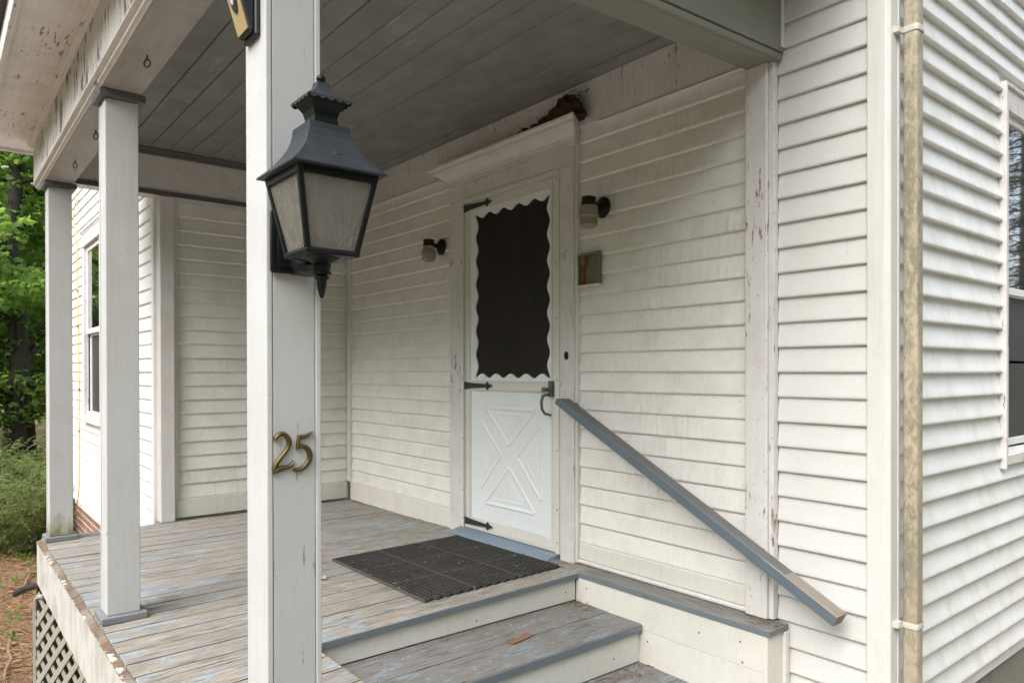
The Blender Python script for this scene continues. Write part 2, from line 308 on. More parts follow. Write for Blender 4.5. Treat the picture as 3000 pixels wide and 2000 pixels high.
# ---------------------------------------------------------------- mesh helpers
class MB:
    def __init__(s): s.v = []; s.f = []; s.mi = []
    def add(s, vs, fs, mi=0):
        o = len(s.v); s.v += [tuple(v) for v in vs]; s.f += [tuple(i + o for i in f) for f in fs]; s.mi += [mi] * len(fs); return s
    def box(s, x0, x1, y0, y1, z0, z1, mi=0):
        v = [(x0, y0, z0), (x1, y0, z0), (x1, y1, z0), (x0, y1, z0), (x0, y0, z1), (x1, y0, z1), (x1, y1, z1), (x0, y1, z1)]
        return s.add(v, [(0, 3, 2, 1), (4, 5, 6, 7), (0, 1, 5, 4), (1, 2, 6, 5), (2, 3, 7, 6), (3, 0, 4, 7)], mi)
    def hexa(s, v, mi=0):   # 8 corners: bottom ring, top ring
        return s.add(v, [(0, 3, 2, 1), (4, 5, 6, 7), (0, 1, 5, 4), (1, 2, 6, 5), (2, 3, 7, 6), (3, 0, 4, 7)], mi)
    def prism(s, prof, axis, a, b, mi=0):
        """extrude 2-D profile along axis from a to b; profile coords are the two other axes in order"""
        n = len(prof)
        def P(p, t): return {'x': (t, p[0], p[1]), 'y': (p[0], t, p[1]), 'z': (p[0], p[1], t)}[axis]
        v = [P(p, a) for p in prof] + [P(p, b) for p in prof]
        fs = [(i, (i + 1) % n, n + (i + 1) % n, n + i) for i in range(n)] + [tuple(range(n))[::-1], tuple(range(n, 2 * n))]
        return s.add(v, fs, mi)
    def tube(s, pts, r, n=8, cap=True, mi=0):
        pts = [Vector(p) for p in pts]; rs = r if isinstance(r, (list, tuple)) else [r] * len(pts)
        vs = []; fs = []; prev = None
        for i, p in enumerate(pts):
            d = (pts[min(i + 1, len(pts) - 1)] - pts[max(i - 1, 0)]).normalized()
            if prev is None: a = d.orthogonal().normalized()
            else:
                a = prev - d * prev.dot(d)
                a = a.normalized() if a.length > 1e-6 else d.orthogonal().normalized()
            prev = a; b = d.cross(a)
            for k in range(n):
                t = 2 * math.pi * k / n; vs.append(p + (a * math.cos(t) + b * math.sin(t)) * rs[i])
        for i in range(len(pts) - 1):
            for k in range(n): fs.append((i * n + k, i * n + (k + 1) % n, (i + 1) * n + (k + 1) % n, (i + 1) * n + k))
        if cap: fs += [tuple(range(n))[::-1], tuple(range((len(pts) - 1) * n, len(pts) * n))]
        return s.add(vs, fs, mi)
    def lathe(s, prof, c=(0, 0, 0), n=20, mi=0):
        vs = []; fs = []
        for r, z in prof:
            for k in range(n):
                t = 2 * math.pi * k / n; vs.append((c[0] + r * math.cos(t), c[1] + r * math.sin(t), c[2] + z))
        for i in range(len(prof) - 1):
            for k in range(n): fs.append((i * n + k, i * n + (k + 1) % n, (i + 1) * n + (k + 1) % n, (i + 1) * n + k))
        fs += [tuple(range(n))[::-1], tuple(range((len(prof) - 1) * n, len(prof) * n))]
        return s.add(vs, fs, mi)
    def sqloft(s, prof, c=(0, 0, 0), mi=0):   # square sections (half width, z)
        vs = []; fs = []
        for r, z in prof:
            for dx, dy in ((-1, -1), (1, -1), (1, 1), (-1, 1)): vs.append((c[0] + dx * r, c[1] + dy * r, c[2] + z))
        for i in range(len(prof) - 1):
            for k in range(4): fs.append((i * 4 + k, i * 4 + (k + 1) % 4, i * 4 + 4 + (k + 1) % 4, i * 4 + 4 + k))
        fs += [(3, 2, 1, 0), tuple(range((len(prof) - 1) * 4, len(prof) * 4))]
        return s.add(vs, fs, mi)
    def xf(s, mat):
        s.v = [tuple(mat @ Vector(v)) for v in s.v]; return s
    def mesh(s, name, mats, bevel=0, smooth=False, seg=1):
        me = bpy.data.meshes.new(name); me.from_pydata(s.v, [], s.f)
        for mt in (mats if isinstance(mats, (list, tuple)) else [mats]): me.materials.append(M[mt])
        for p, i in zip(me.polygons, s.mi): p.material_index = i
        bm = bmesh.new(); bm.from_mesh(me)
        bmesh.ops.recalc_face_normals(bm, faces=bm.faces)
        if bevel: bmesh.ops.bevel(bm, geom=list(bm.edges), offset=bevel, segments=seg, profile=.5, affect='EDGES', clamp_overlap=True)
        bm.to_mesh(me); bm.free()
        if smooth:
            for p in me.polygons: p.use_smooth = True
            if smooth != 'all': me.set_sharp_from_angle(angle=R(40))
        me.update(); return me
    def build(s, name, mats, parent=None, bevel=0, smooth=False, seg=1, loc=None, label=None, cat=None, group=None, kind=None):
        return put(name, s.mesh(name, mats, bevel, smooth, seg), parent, loc, label, cat, group, kind)
def tag(o, label=None, cat=None, group=None, kind=None):
    if label: o['label'] = label
    if cat: o['category'] = cat
    if group: o['group'] = group
    if kind: o['kind'] = kind
    return o
def put(name, me, parent=None, loc=None, label=None, cat=None, group=None, kind=None):
    o = bpy.data.objects.new(name, me); col.objects.link(o)
    if parent: o.parent = parent
    if loc is not None: o.location = loc
    return tag(o, label, cat, group, kind)
def thing(name, label, cat, loc=(0, 0, 0), group=None):
    o = bpy.data.objects.new(name, None); col.objects.link(o); o.empty_display_size = .1
    return tag(o, label, cat, group)
def B(name, mat, parent, x0, x1, y0, y1, z0, z1, bevel=.002, **k):
    return MB().box(x0, x1, y0, y1, z0, z1).build(name, mat, parent, bevel, **k)

PITCH = .0995; Z0 = .0445     # clapboard course height and phase (course bottoms at Z0 + k*PITCH)
GZ = -.62                     # ground level by the porch

# ================================================================= SETTING: ground
mb = MB(); n = 90
def gh(x, y):
    d = math.hypot(x - 2, y + 2)
    t_ = min(1, max(0, (2.6 - x) / 2.2)); t_ = t_ * t_ * (3 - 2 * t_)
    return GZ - .36 * t_ + .05 * math.sin(x * .9 + 1) * math.sin(y * 1.1) * min(1, max(0, (d - 3) / 4)) - .006 * max(0, -x - 1) + .015 * math.sin(x * 3.1) * math.sin(y * 2.7)
ax = [-220 + 0 * i for i in range(0)]
xs = [-220, -140, -90, -60, -40, -28] + [-20 + .5 * i for i in range(73)] + [22, 30, 45, 70, 110, 220]
for x in xs:
    for y in xs: mb.v.append((x, y, gh(x, y)))
L_ = len(xs)
for i in range(L_ - 1):
    for j in range(L_ - 1): mb.f.append((i * L_ + j, (i + 1) * L_ + j, (i + 1) * L_ + j + 1, i * L_ + j + 1)); mb.mi.append(0)
mb.build('ground', 'ground_litter', smooth='all', kind='structure')

# ================================================================= HOUSE
house = thing('house', 'old white clapboard house with screen door, corner boards and side window', 'house')
def siding(parent, mat, plane, a, b, zlo, zhi, name='clapboard', butt=.0115, ph=Z0, lip=.0045, cv=(.27, .51, .75)):
    """courses on plane ('y',val) facing -y, or ('x',val) facing +x; a..b along the wall"""
    ax_, val = plane
    base_ = [(lip + .004, -.0006), (lip * .55, .003), (0, .004 + lip), (butt * .06, .0135), (butt * cv[0], .28 * PITCH), (butt * cv[1], .52 * PITCH), (butt * cv[2], .76 * PITCH), (butt, PITCH - .001), (butt + .005, PITCH + .008), (butt + .005, .003)]
    prof = [(val + d, z) if ax_ == 'y' else (val - d, z) for d, z in base_]
    me = MB().prism(prof, 'x' if ax_ == 'y' else 'y', a, b).mesh(name, mat, smooth=True)
    k0 = math.ceil((zlo - ph) / PITCH - .3); k = k0
    while ph + k * PITCH < zhi - .02:
        o = put(name, me, parent, (0, 0, ph + k * PITCH))
        d = random.uniform(-.0012, .0012)
        o.location = (0, d if ax_ == 'y' else 0, o.location.z) if ax_ == 'y' else (d, 0, o.location.z)
        k += 1
H_TOP = 5.2
# main block walls (cores) and their clapboards
wl_a = B('wall', 'siding_porch', house, -.1, 1.70, .0245, .20, -.5, H_TOP, 0, label='sheltered clapboard wall left of the screen door')
siding(wl_a, 'siding_porch', ('y', 0.0), .045, 1.500, .14, 2.33)
wl_b = B('wall', 'siding_porch', house, 2.53, 3.80, .0245, .20, -.7, H_TOP, 0, label='sheltered clapboard wall right of the screen door')
siding(wl_b, 'siding_porch', ('y', 0.0), 2.700, 3.715, .14, 2.33)
wl_c = B('wall', 'siding_vinyl', house, 3.80, 4.22, .0275, .20, -.33, H_TOP, 0, label='strip of vinyl clapboards between pilaster and house corner')
siding(wl_c, 'siding_vinyl', ('y', 0.0), 3.836, 4.205, -.33, H_TOP, butt=.0135, lip=.0015)
def holed(ax, t0, t1, a0, a1, z0, z1, ha0, ha1, hz0, hz1):
    m_ = MB()
    for (p, q, r, t) in ((a0, ha0, z0, z1), (ha1, a1, z0, z1), (ha0, ha1, z0, hz0), (ha0, ha1, hz1, z1)):
        m_.box(t0, t1, p, q, r, t) if ax == 'x' else m_.box(p, q, t0, t1, r, t)
    return m_
wl_d = holed('x', 4.05, 4.2375, .20, 7.0, -.33, H_TOP, 1.19, 2.265, .64, 2.36).build('wall', 'siding_vinyl_side', house, label='weather-streaked vinyl side wall with window')
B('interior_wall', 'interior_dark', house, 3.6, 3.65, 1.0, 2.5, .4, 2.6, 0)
# side wall: courses interrupted by the window (y 1.17..2.25, z .60..2.37)
siding(wl_d, 'siding_vinyl_side', ('x', 4.2675), .070, 1.176, -.32, H_TOP, butt=.0235, lip=.0012, cv=(.36, .62, .85), ph=Z0 - .004)
siding(wl_d, 'siding_vinyl_side', ('x', 4.2675), 1.1762, 2.28, -.32, .60, butt=.0235, lip=.0012, cv=(.36, .62, .85), ph=Z0 - .004)
siding(wl_d, 'siding_vinyl_side', ('x', 4.2675), 1.1762, 2.28, 2.375, H_TOP, butt=.0235, lip=.0012, cv=(.36, .62, .85), ph=Z0 - .004)
siding(wl_d, 'siding_vinyl_side', ('x', 4.2675), 2.2802, 7.0, -.32, H_TOP, butt=.0235, lip=.0012, cv=(.36, .62, .85), ph=Z0 - .004)
B('wall', 'interior_dark', house, -6.4, 4.04, 6.8, 7.0, -.6, H_TOP, 0, label='rear wall')
B('wall', 'siding_porch', house, 1.70, 2.53, .022, .20, 2.12, H_TOP, 0, label='wall above the door')
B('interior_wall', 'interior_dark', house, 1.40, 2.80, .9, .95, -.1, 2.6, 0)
B('foundation', 'concrete', house, 4.02, 4.215, .10, 7.0, -1.2, -.332, .004, label='mossy concrete foundation under the side wall')
B('foundation', 'concrete', house, 3.0, 4.0, .05, .2, -1.2, -.36, .004)
# corner board (L-shaped) at the house corner
MB().prism([(4.195, -.008), (4.260, -.008), (4.2735, .006), (4.2735, .072), (4.25, .072), (4.25, .02), (4.195, .02)], 'z', -.34, H_TOP).build('corner_board', 'trim_corner', house, .002, label='pale vinyl corner post of the house')
MB().box(4.2737, 4.2765, .060, .0745, -.34, H_TOP).build('corner_strip', 'trim_corner', house)
# inside-corner strip
B('corner_strip', 'trim_white', house, -.005, .062, -.012, .03, .150, 2.315, .003)
# baseboard
B('baseboard', 'riser_white', house, .050, 1.497, -.006, .012, .006, .146, .003)
B('baseboard', 'riser_white', house, 2.701, 3.712, -.006, .012, .062, .146, .003)
B('drip_strip', 'trim_white', house, 2.702, 3.712, -.020, .012, .042, .060, .004)
# frieze board + bead at its bottom
B('frieze_board', 'trim_peeling', house, .03, 3.72, -.017, .012, 2.316, 2.5385, .002, label='wide purple-white frieze board above the door')
MB().prism([(-.026, 2.307), (-.018, 2.300), (.01, 2.300), (.01, 2.3145), (-.022, 2.3145)], 'x', .05, 1.40).build('frieze_bead', 'trim_white', house)
MB().prism([(-.026, 2.307), (-.018, 2.300), (.01, 2.300), (.01, 2.3145), (-.022, 2.3145)], 'x', 2.86, 3.72).build('frieze_bead', 'trim_white', house)
# pilaster below the right beam
pil = MB().box(3.713, 3.812, -.040, .012, .044, 2.284).build('pilaster', 'trim_peeling', house, .003, label='peeling white pilaster between porch wall and vinyl siding')
B('edge_strip', 'trim_peeling', pil, 3.8125, 3.8335, -.026, .012, .046, 2.33, .002)
B('edge_strip', 'trim_white', pil, 3.842, 3.866, -.020, .004, 2.335, 3.2, .002)
# door casing
def casing(x0, x1, z0, z1): return B('door_casing', 'trim_peeling', house, x0, x1, -.026, .015, z0, z1, .0025)
casing(1.528, 1.672, .005, 2.128); casing(2.574, 2.682, .030, 2.128); casing(1.528, 2.682, 2.1285, 2.228)
B('casing_strip', 'trim_white', house, 1.5005, 1.527, -.014, .015, .006, 2.24, .002)
B('casing_strip', 'trim_white', house, 2.6825, 2.7005, -.018, .015, .04, 2.24, .002)
# storm-door frame (Z bar)
B('door_frame_bar', 'door_trim', house, 1.6725, 1.684, -.034, .012, .06, 2.1005, .001)
B('door_frame_bar', 'door_trim', house, 2.546, 2.5735, -.034, .012, .06, 2.1005, .001)
B('door_frame_bar', 'door_trim', house, 1.6725, 2.5735, -.0345, .012, 2.1007, 2.1275, .001)
# cornice over the door
crown = MB()
cp = [(0.01, 2.2285), (-.034, 2.2285), (-.034, 2.240), (-.029, 2.2425), (-.029, 2.262), (-.046, 2.263), (-.046, 2.272), (-.060, 2.276), (-.076, 2.290), (-.086, 2.306), (-.100, 2.307), (-.118, 2.312), (-.118, 2.330), (-.132, 2.331), (-.140, 2.336), (-.140, 2.348), (.01, 2.348)]
def cornice(x0, x1):
    vs = []
    for y, z in cp:
        o = max(0, -y - .03) * .95
        vs.append((x0 - o, y, z))
    for y, z in cp:
        o = max(0, -y - .03) * .95
        vs.append((x1 + o, y, z))
    n_ = len(cp)
    fs = [(i, (i + 1) % n_, n_ + (i + 1) % n_, n_ + i) for i in range(n_)] + [tuple(range(n_))[::-1], tuple(range(n_, 2 * n_))]
    return MB().add(vs, fs)
cornice(1.528, 2.695).build('door_cornice', 'trim_white', house, 0, label='moulded cornice over the screen door')
# threshold
MB().prism([(-.105, .012), (-.112, .030), (-.104, .044), (-.03, .060), (.02, .062), (.02, .008), (-.1, .008)], 'x', 1.640, 2.560).build('door_sill', 'threshold_blue', house, .003, label='rounded blue painted door sill')
B('door_sweep', 'strap_white', house, 1.690, 2.540, -.026, .0, .064, .082, .002)

# ---- storm door
door = thing('storm_door_root', '', '') if False else None
DX0, DX1, DZ0, DZ1 = 1.6855, 2.5445, .082, 2.099
slab = MB()
slab.box(DX0, DX0 + .052, -.018, .012, DZ0, DZ1); slab.box(DX1 - .052, DX1, -.018, .012, DZ0, DZ1)
slab.box(DX0 + .0522, DX1 - .0522, -.0178, .012, DZ1 - .052, DZ1); slab.box(DX0 + .0522, DX1 - .0522, -.0178, .012, DZ0, DZ0 + .05)
slab.box(DX0 + .0522, DX1 - .0522, -.0178, .012, .925, .985)
for x0_, x1_ in ((DX0 + .006, DX0 + .014), (DX0 + .034, DX0 + .042), (DX1 - .014, DX1 - .006), (DX1 - .042, DX1 - .034)):
    slab.box(x0_, x1_, -.0215, -.0179, DZ0 + .002, DZ1 - .002)
sdoor = slab.build('door', 'door_trim', house, .0015, label='white storm door with scalloped dark screen and crossbuck panel')
B('kick_panel', 'door_white', sdoor, DX0 + .053, DX1 - .053, -.010, .006, DZ0 + .0505, .9245, .001)
for z_ in (.934, .970): B('rail_bead', 'door_trim', sdoor, DX0 + .06, DX1 - .06, -.0225, -.0179, z_, z_ + .010, .001)
# crossbuck relief on the panel: triangular ridges, made as raised beads
def ridge(mb, p, q, w=.014, h=.005, y=-.010):
    p = Vector((p[0], 0, p[1])); q = Vector((q[0], 0, q[1])); d = (q - p).normalized(); nn = Vector((-d.z, 0, d.x)) * w
    vs = [p + nn, p - nn, q - nn, q + nn]
    vs = [Vector((a.x, y + .0005, a.z)) for a in vs] + [Vector((p.x + d.x * w * .6, y - h, p.z + d.z * w * .6)), Vector((q.x - d.x * w * .6, y - h, q.z - d.z * w * .6))]
    mb.add(vs, [(0, 4, 5, 3), (1, 2, 5, 4), (0, 1, 4), (2, 3, 5), (0, 3, 2, 1)])
cx_, cz_ = 2.118, .545
def tri(pts, s=1, w=.014, h=.005, nm='panel_relief'):
    c = Vector((sum(p[0] for p in pts) / 3, sum(p[1] for p in pts) / 3)); mb = MB()
    pp = [c + (Vector(p) - c) * s for p in pts]
    for i in range(3): ridge(mb, pp[i], pp[(i + 1) % 3], w, h)
    mb.build(nm, 'door_white', sdoor)
for T in ([(1.895, .822), (2.355, .822), (2.118, .606)], [(1.885, .240), (2.352, .240), (2.118, .478)], [(1.835, .745), (1.835, .320), (2.045, .545)], [(2.405, .745), (2.405, .320), (2.19, .545)]):
    tri(T); tri(T, .56, .010, .0022)
# scalloped trim around the screen
SX0, SX1, SZ0, SZ1 = 1.800, 2.470, 1.018, 2.003
def scallop():
    inner = []; outer = []
    OX0, OX1, OZ0, OZ1 = DX0 + .053, DX1 - .053, .986, DZ1 - .053
    N = 120
    def side(n, f):
        for i in range(n): yield f(i / n)
    def A(t, k, a): return a * math.cos(2 * math.pi * k * t)
    for t in side(N, lambda t: t):      # bottom, left to right
        inner.append((SX0 - .014 + (SX1 - SX0 + .028) * t, SZ0 - A(t, 5, .013))); outer.append((OX0 + (OX1 - OX0) * t, OZ0))
    for t in side(N, lambda t: t):      # right, upward
        inner.append((SX1 + A(t, 7, .0115), SZ0 - .013 + (SZ1 - SZ0 + .026) * t)); outer.append((OX1, OZ0 + (OZ1 - OZ0) * t))
    for t in side(N, lambda t: t):      # top, right to left
        inner.append((SX1 + .014 - (SX1 - SX0 + .028) * t, SZ1 + A(t, 5, .013))); outer.append((OX1 - (OX1 - OX0) * t, OZ1))
    for t in side(N, lambda t: t):
        inner.append((SX0 - A(t, 7, .0115), SZ1 + .013 - (SZ1 - SZ0 + .026) * t)); outer.append((OX0, OZ1 - (OZ1 - OZ0) * t))
    n_ = len(inner); v = [(x, -.013, z) for x, z in inner] + [(x, -.013, z) for x, z in outer] + [(x, -.004, z) for x, z in inner] + [(x, -.004, z) for x, z in outer]
    f = []
    for i in range(n_):
        j = (i + 1) % n_
        f += [(i, j, n_ + j, n_ + i), (2 * n_ + j, 2 * n_ + i, 3 * n_ + i, 3 * n_ + j), (j, i, 2 * n_ + i, 2 * n_ + j)]
    return MB().add(v, f)
scallop().build('scalloped_trim', 'door_white', sdoor)
B('screen', 'insect_screen', sdoor, DX0 + .0535, DX1 - .0535, -.003, .003, .9865, DZ1 - .0535, 0)
# strap hinges
def hinge(z):
    o = [(0, -.024), (0, .024), (.07, .017), (.225, .010), (.232, .020), (.240, .026), (.248, .020), (.254, .011), (.275, .006), (.292, 0), (.275, -.006), (.254, -.011), (.248, -.020), (.240, -.026), (.232, -.020), (.225, -.010), (.07, -.017)]
    n_ = len(o); v = [(DX0 - .001 + x, -.0265, z + q) for x, q in o] + [(DX0 - .001 + x, -.0222, z + q) for x, q in o]
    MB().add(v, [tuple(range(n_)), tuple(range(n_, 2 * n_))[::-1]] + [(i, n_ + i, n_ + (i + 1) % n_, (i + 1) % n_) for i in range(n_)]).build('strap_hinge', 'hinge_dark', sdoor)
for z_ in (2.070, .956, .104): hinge(z_)
# handle
hb = MB().box(2.492, 2.522, -.036, -.018, .905, .992)
hb.tube([(2.500, -.036, .945), (2.498, -.075, .945)], .011, 12); hb.tube([(2.498, -.070, .945), (2.498, -.080, .945)], .015, 12)
hb.tube([(2.498, -.036, .92), (2.492, -.075, .912), (2.489, -.083, .88), (2.490, -.080, .84), (2.496, -.065, .815), (2.506, -.030, .806)], [.008, .009, .008, .008, .008, .007], 8)
hb.build('door_handle', 'handle_gray', sdoor, smooth=True)
# screws on the frame bar
scr = MB().lathe([(.0045, 0), (.004, .0018), (.0, .0022)], n=8).mesh('screw', 'rust')
for x_ in (1.678, 2.560):
    for z_ in (2.08, 1.62, 1.33, 1.0, .62, .3, .12):
        o = put('screw', scr, house, (x_, -.0342, z_)); o.rotation_euler = (R(90), 0, 0)

# ---- side window
def window_side():
    y0, y1, z0, z1 = 1.177, 2.278, .612, 2.372; X = 4.2675
    w = MB(); w.box(X - .03, X + .014, y0, y0 + .016, z0 - .02, z1); w.box(X - .03, X + .014, y1 - .016, y1, z0 - .02, z1); w.box(X - .03, X + .014, y0 + .0162, y1 - .0162, z1 - .018, z1)
    w.box(X - .05, X + .004, y0 + .0163, y0 + .062, z0, z1 - .0182); w.box(X - .05, X + .004, y1 - .062, y1 - .0163, z0, z1 - .0182)
    w.box(X - .05, X + .003, y0 + .0622, y1 - .0622, z1 - .12, z1 - .0184)
    wo_ = w.build('window', 'trim_peeling', house, .002, label='tall double-hung window in the side wall')
    MB().prism([(X - .05, .62), (X + .012, .61), (X + .012, .655), (X - .05, .675)], 'y', y0 + .0163, y1 - .0163).build('window_sill', 'trim_peeling', wo_, .002)
    ya, yb = y0 + .063, y1 - .063
    def sash(za, zb, xd, glass, nm):
        f = MB(); t = .034
        f.box(X - xd - .02, X - xd, ya, ya + t, za, zb); f.box(X - xd - .02, X - xd, yb - t, yb, za, zb)
        f.box(X - xd - .0198, X - xd - .0002, ya + t + .0002, yb - t - .0002, za, za + t); f.box(X - xd - .0198, X - xd - .0002, ya + t + .0002, yb - t - .0002, zb - t, zb)
        s_ = f.build('sash', 'sash_white', wo_, .002)
        B('pane', glass, wo_, X - xd - .014, X - xd - .010, ya + t * .9, yb - t * .9, za + t * .9, zb - t * .9, 0)
        return f
    sash(1.405, 2.25, .018, 'window_glass', 'u'); sash(.685, 1.435, .0385, 'screen_mesh_gray', 'l')
    B('muntin', 'sash_white', wo_, X - .032, X - .0285, (ya + yb) / 2 - .012, (ya + yb) / 2 + .012, 1.44, 2.215, 0)
    B('muntin', 'handle_gray', wo_, X - .0522, X - .0485, ya + .03, yb - .03, 1.080, 1.092, 0)
window_side()

# ---- wing of the house
wing_s = B('wall', 'siding_porch', house, -.20, -.0245, -1.40, .018, -.3, H_TOP, 0, label='sheltered clapboard side of the wing')
siding(wing_s, 'siding_porch', ('x', 0.0), -1.330, -.013, .14, 2.30)
B('baseboard', 'riser_white', house, -.012, .007, -1.330, -.0125, .014, .145, .003)
MB().prism([(-.005, 2.236), (.016, 2.228), (.012, 2.250), (-.005, 2.250)], 'y', -1.33, -.02).build('frieze_bead', 'trim_white', house)
wpil = MB().box(-.055, .050, -1.425, -1.333, .004, 2.252).build('pilaster', 'trim_white', house, .003, label='flat white pilaster at the wing corner')
B('edge_strip', 'trim_white', wpil, -.02, .030, -1.3328, -1.310, .15, 2.25, .002)
B('corner_board', 'siding_wing', house, -.115, -.0555, -1.446, -1.40, -.40, H_TOP, .002, label='narrow white corner board of the wing')
WX0 = -5.4
wing_f = holed('y', -1.41, -1.25, WX0, -.115, -.41, H_TOP, -2.95, -1.99, .63, 2.40).build('wall', 'siding_wing', house, label='bright white clapboard front of the wing')
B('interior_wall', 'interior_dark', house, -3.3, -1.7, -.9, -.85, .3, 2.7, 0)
wy = -1.435
WNX0, WNX1, WNZ0, WNZ1 = -2.99, -1.95, .60, 2.43
siding(wing_f, 'siding_wing', ('y', wy), WX0, WNX0, -.40, H_TOP)
siding(wing_f, 'siding_wing', ('y', wy), WNX1, -.116, -.40, H_TOP)
siding(wing_f, 'siding_wing', ('y', wy), WNX0 + .0002, WNX1 - .0002, -.40, WNZ0)
siding(wing_f, 'siding_wing', ('y', wy), WNX0 + .0002, WNX1 - .0002, WNZ1 + .02, H_TOP)
B('wall', 'siding_wing', house, WX0, WX0 + .15, -1.24, 6.8, -.41, H_TOP, 0, label='far end wall of the wing')
ww = MB()
ww.box(WNX0, WNX0 + .10, wy - .022, wy + .02, WNZ0, WNZ1 - .14); ww.box(WNX1 - .10, WNX1, wy - .022, wy + .02, WNZ0, WNZ1 - .14); ww.box(WNX0 - .005, WNX1 + .005, wy - .028, wy + .02, WNZ1 - .1395, WNZ1)
ww.box(WNX0 - .01, WNX1 + .01, wy - .045, wy - .03, WNZ1 + .0005, WNZ1 + .02)
wob = ww.build('window', 'trim_peeling', house, .002, label='white framed window in the wing front')
B('window_sill', 'trim_peeling', wob, WNX0 - .02, WNX1 + .02, wy - .05, wy + .02, WNZ0 - .05, WNZ0 - .001, .004)
def wsash(za, zb, yd, glass):
    f = MB(); t = .05; xa, xb = WNX0 + .101, WNX1 - .101
    f.box(xa, xa + t, wy - yd, wy - yd + .03, za, zb); f.box(xb - t, xb, wy - yd, wy - yd + .03, za, zb)
    f.box(xa + t + .0002, xb - t - .0002, wy - yd + .0002, wy - yd + .0298, za, za + t); f.box(xa + t + .0002, xb - t - .0002, wy - yd + .0002, wy - yd + .0298, zb - t, zb)
    f.build('sash', 'sash_white', wob, .002)
    B('pane', glass, wob, xa + t * .9, xb - t * .9, wy - yd + .012, wy - yd + .016, za + t * .9, zb - t * .9, 0)
wsash(1.42, 2.289, -.002, 'window_glass'); wsash(.602, 1.45, .008 - .04, 'screen_mesh_gray')
# brick foundation under the wing front (bricks one by one)
fnd = B('foundation', 'mortar', house, WX0, -.12, -1.395, -1.26, -1.1, -.4105, 0, label='brick foundation under the wing front')
bk = MB().box(-.098, .098, -.02, .02, -.029, .029).mesh('brick', 'brick', .003)
r_ = 0; zz_ = -.446
while zz_ > -1.0:
    xx_ = -.25 - (.104 if r_ % 2 else 0)
    while xx_ > WX0 + .1:
        o = put('brick', bk, fnd, (xx_, -1.3788 + random.uniform(-.001, .001), zz_)); xx_ -= .212
    zz_ -= .072; r_ += 1
# roofs (they keep the rain and the light out)
MB().prism([(-6.1, 5.2), (4.9, 5.2), (-.6, 7.4)], 'y', -1.9, 7.4).build('roof', 'roof_shingle', house)

# ================================================================= PORCH
porch = thing('porch', 'weathered covered porch with peeling grey-blue deck and square white posts', 'porch')
YF = -2.115; XS = 2.823
def slope(x): return .0128 * max(0, x) / 2.115
# deck boards
bw = .1325
def dark_sides(me):
    for p in me.polygons:
        if abs(p.normal.x) > .5: p.material_index = 1
    return me
fb_long = dark_sides(MB().box(0, bw - .0038, 0, 2.112, -.026, 0).mesh('floor_board', ['deck', 'seam_dirt'], .0022))
fb_front = dark_sides(MB().box(0, bw - .0038, 0, .583, -.026, 0).mesh('floor_board', ['deck_front', 'seam_dirt'], .0022))
x = XS - .135 - bw; k = 0
while x > -.02:
    a_ = math.atan(slope(x + bw / 2))
    o = put('floor_board', fb_long, porch, (x, YF, random.uniform(-.0012, .0012))); o.rotation_euler.x = a_
    x -= bw; k += 1
o = MB().box(0, .1325, 0, 2.112, -.028, 0).build('floor_board', 'deck', porch, .004); o.location = (XS - .135, YF, 0); o.rotation_euler.x = math.atan(slope(XS))
o = MB().box(.1328, .1362, .585, 1.987, -.027, -.001).build('nosing', 'edge_blue', porch, .0015); o.location = (XS - .135, YF, 0); o.rotation_euler.x = math.atan(slope(XS))
x = XS + .001
while x < 3.86:
    o = put('floor_board', fb_front, porch, (x, YF, random.uniform(-.001, .001))); o.rotation_euler.x = math.atan(slope(x)); x += bw
# framing under the deck, plus dark panels that paint the shade below it
B('joist_and_shade_panel', 'interior_dark', porch, .06, 2.78, -2.10, -.02, -.26, -.03, 0)
B('shade_panel', 'shade_brown', porch, .052, .07, -2.146, -1.47, -1.0, -.281, .002)  # dark sheet behind the lattice, its colour stands in for under-deck shade
B('joist_and_shade_panel', 'interior_dark', porch, .4, 2.78, -.9, -.85, -.9, -.262, 0)  # this one is a dark panel added for the shade below the deck
B('joist_and_shade_panel', 'interior_dark', porch, 2.8, 3.88, -2.10, -1.54, -.26, -.03, 0)
B('skirt_board', 'riser_white', porch, 3.886, 3.905, -2.115, -1.535, -.28, -.027, .002)
# fascia
fas = MB()
NX = 70
fas = B('fascia', 'fascia_white', porch, .045, 3.905, -2.142, -2.1165, -.277, -.020, .003, label='mildew-stained white fascia with rotting top edge')
rot = MB(); ps = []
random.seed(11)
N_ = 300
top = []; out = []
for i in range(N_ + 1):
    x = .05 + 3.85 * i / N_
    n1 = random.random()
    hgt = -.014 + .010 * math.sin(x * 7) * math.sin(x * 3.3) + random.uniform(-.007, .005)
    top.append((x, hgt)); out.append(-2.1435 - random.uniform(0, .003) + (.008 if n1 > .8 else 0))
for i in range(N_):
    (xa, ha), (xb, hb_) = top[i], top[i + 1]
    rot.add([(xa, out[i], -.0205), (xb, out[i + 1], -.0205), (xb, -2.1168, -.0205), (xa, -2.1168, -.0205), (xa, out[i] + .006, ha), (xb, out[i + 1] + .006, hb_), (xb, -2.1168, hb_ + .008), (xa, -2.1168, ha + .008)],
            [(4, 5, 6, 7), (0, 1, 5, 4)] + ([(3, 0, 4, 7)] if i == 0 else []) + ([(1, 2, 6, 5)] if i == N_ - 1 else []))
rot.build('rotten_edge', 'rotten_wood', porch, label='crumbling rotten wood along the deck edge')
random.seed(8)
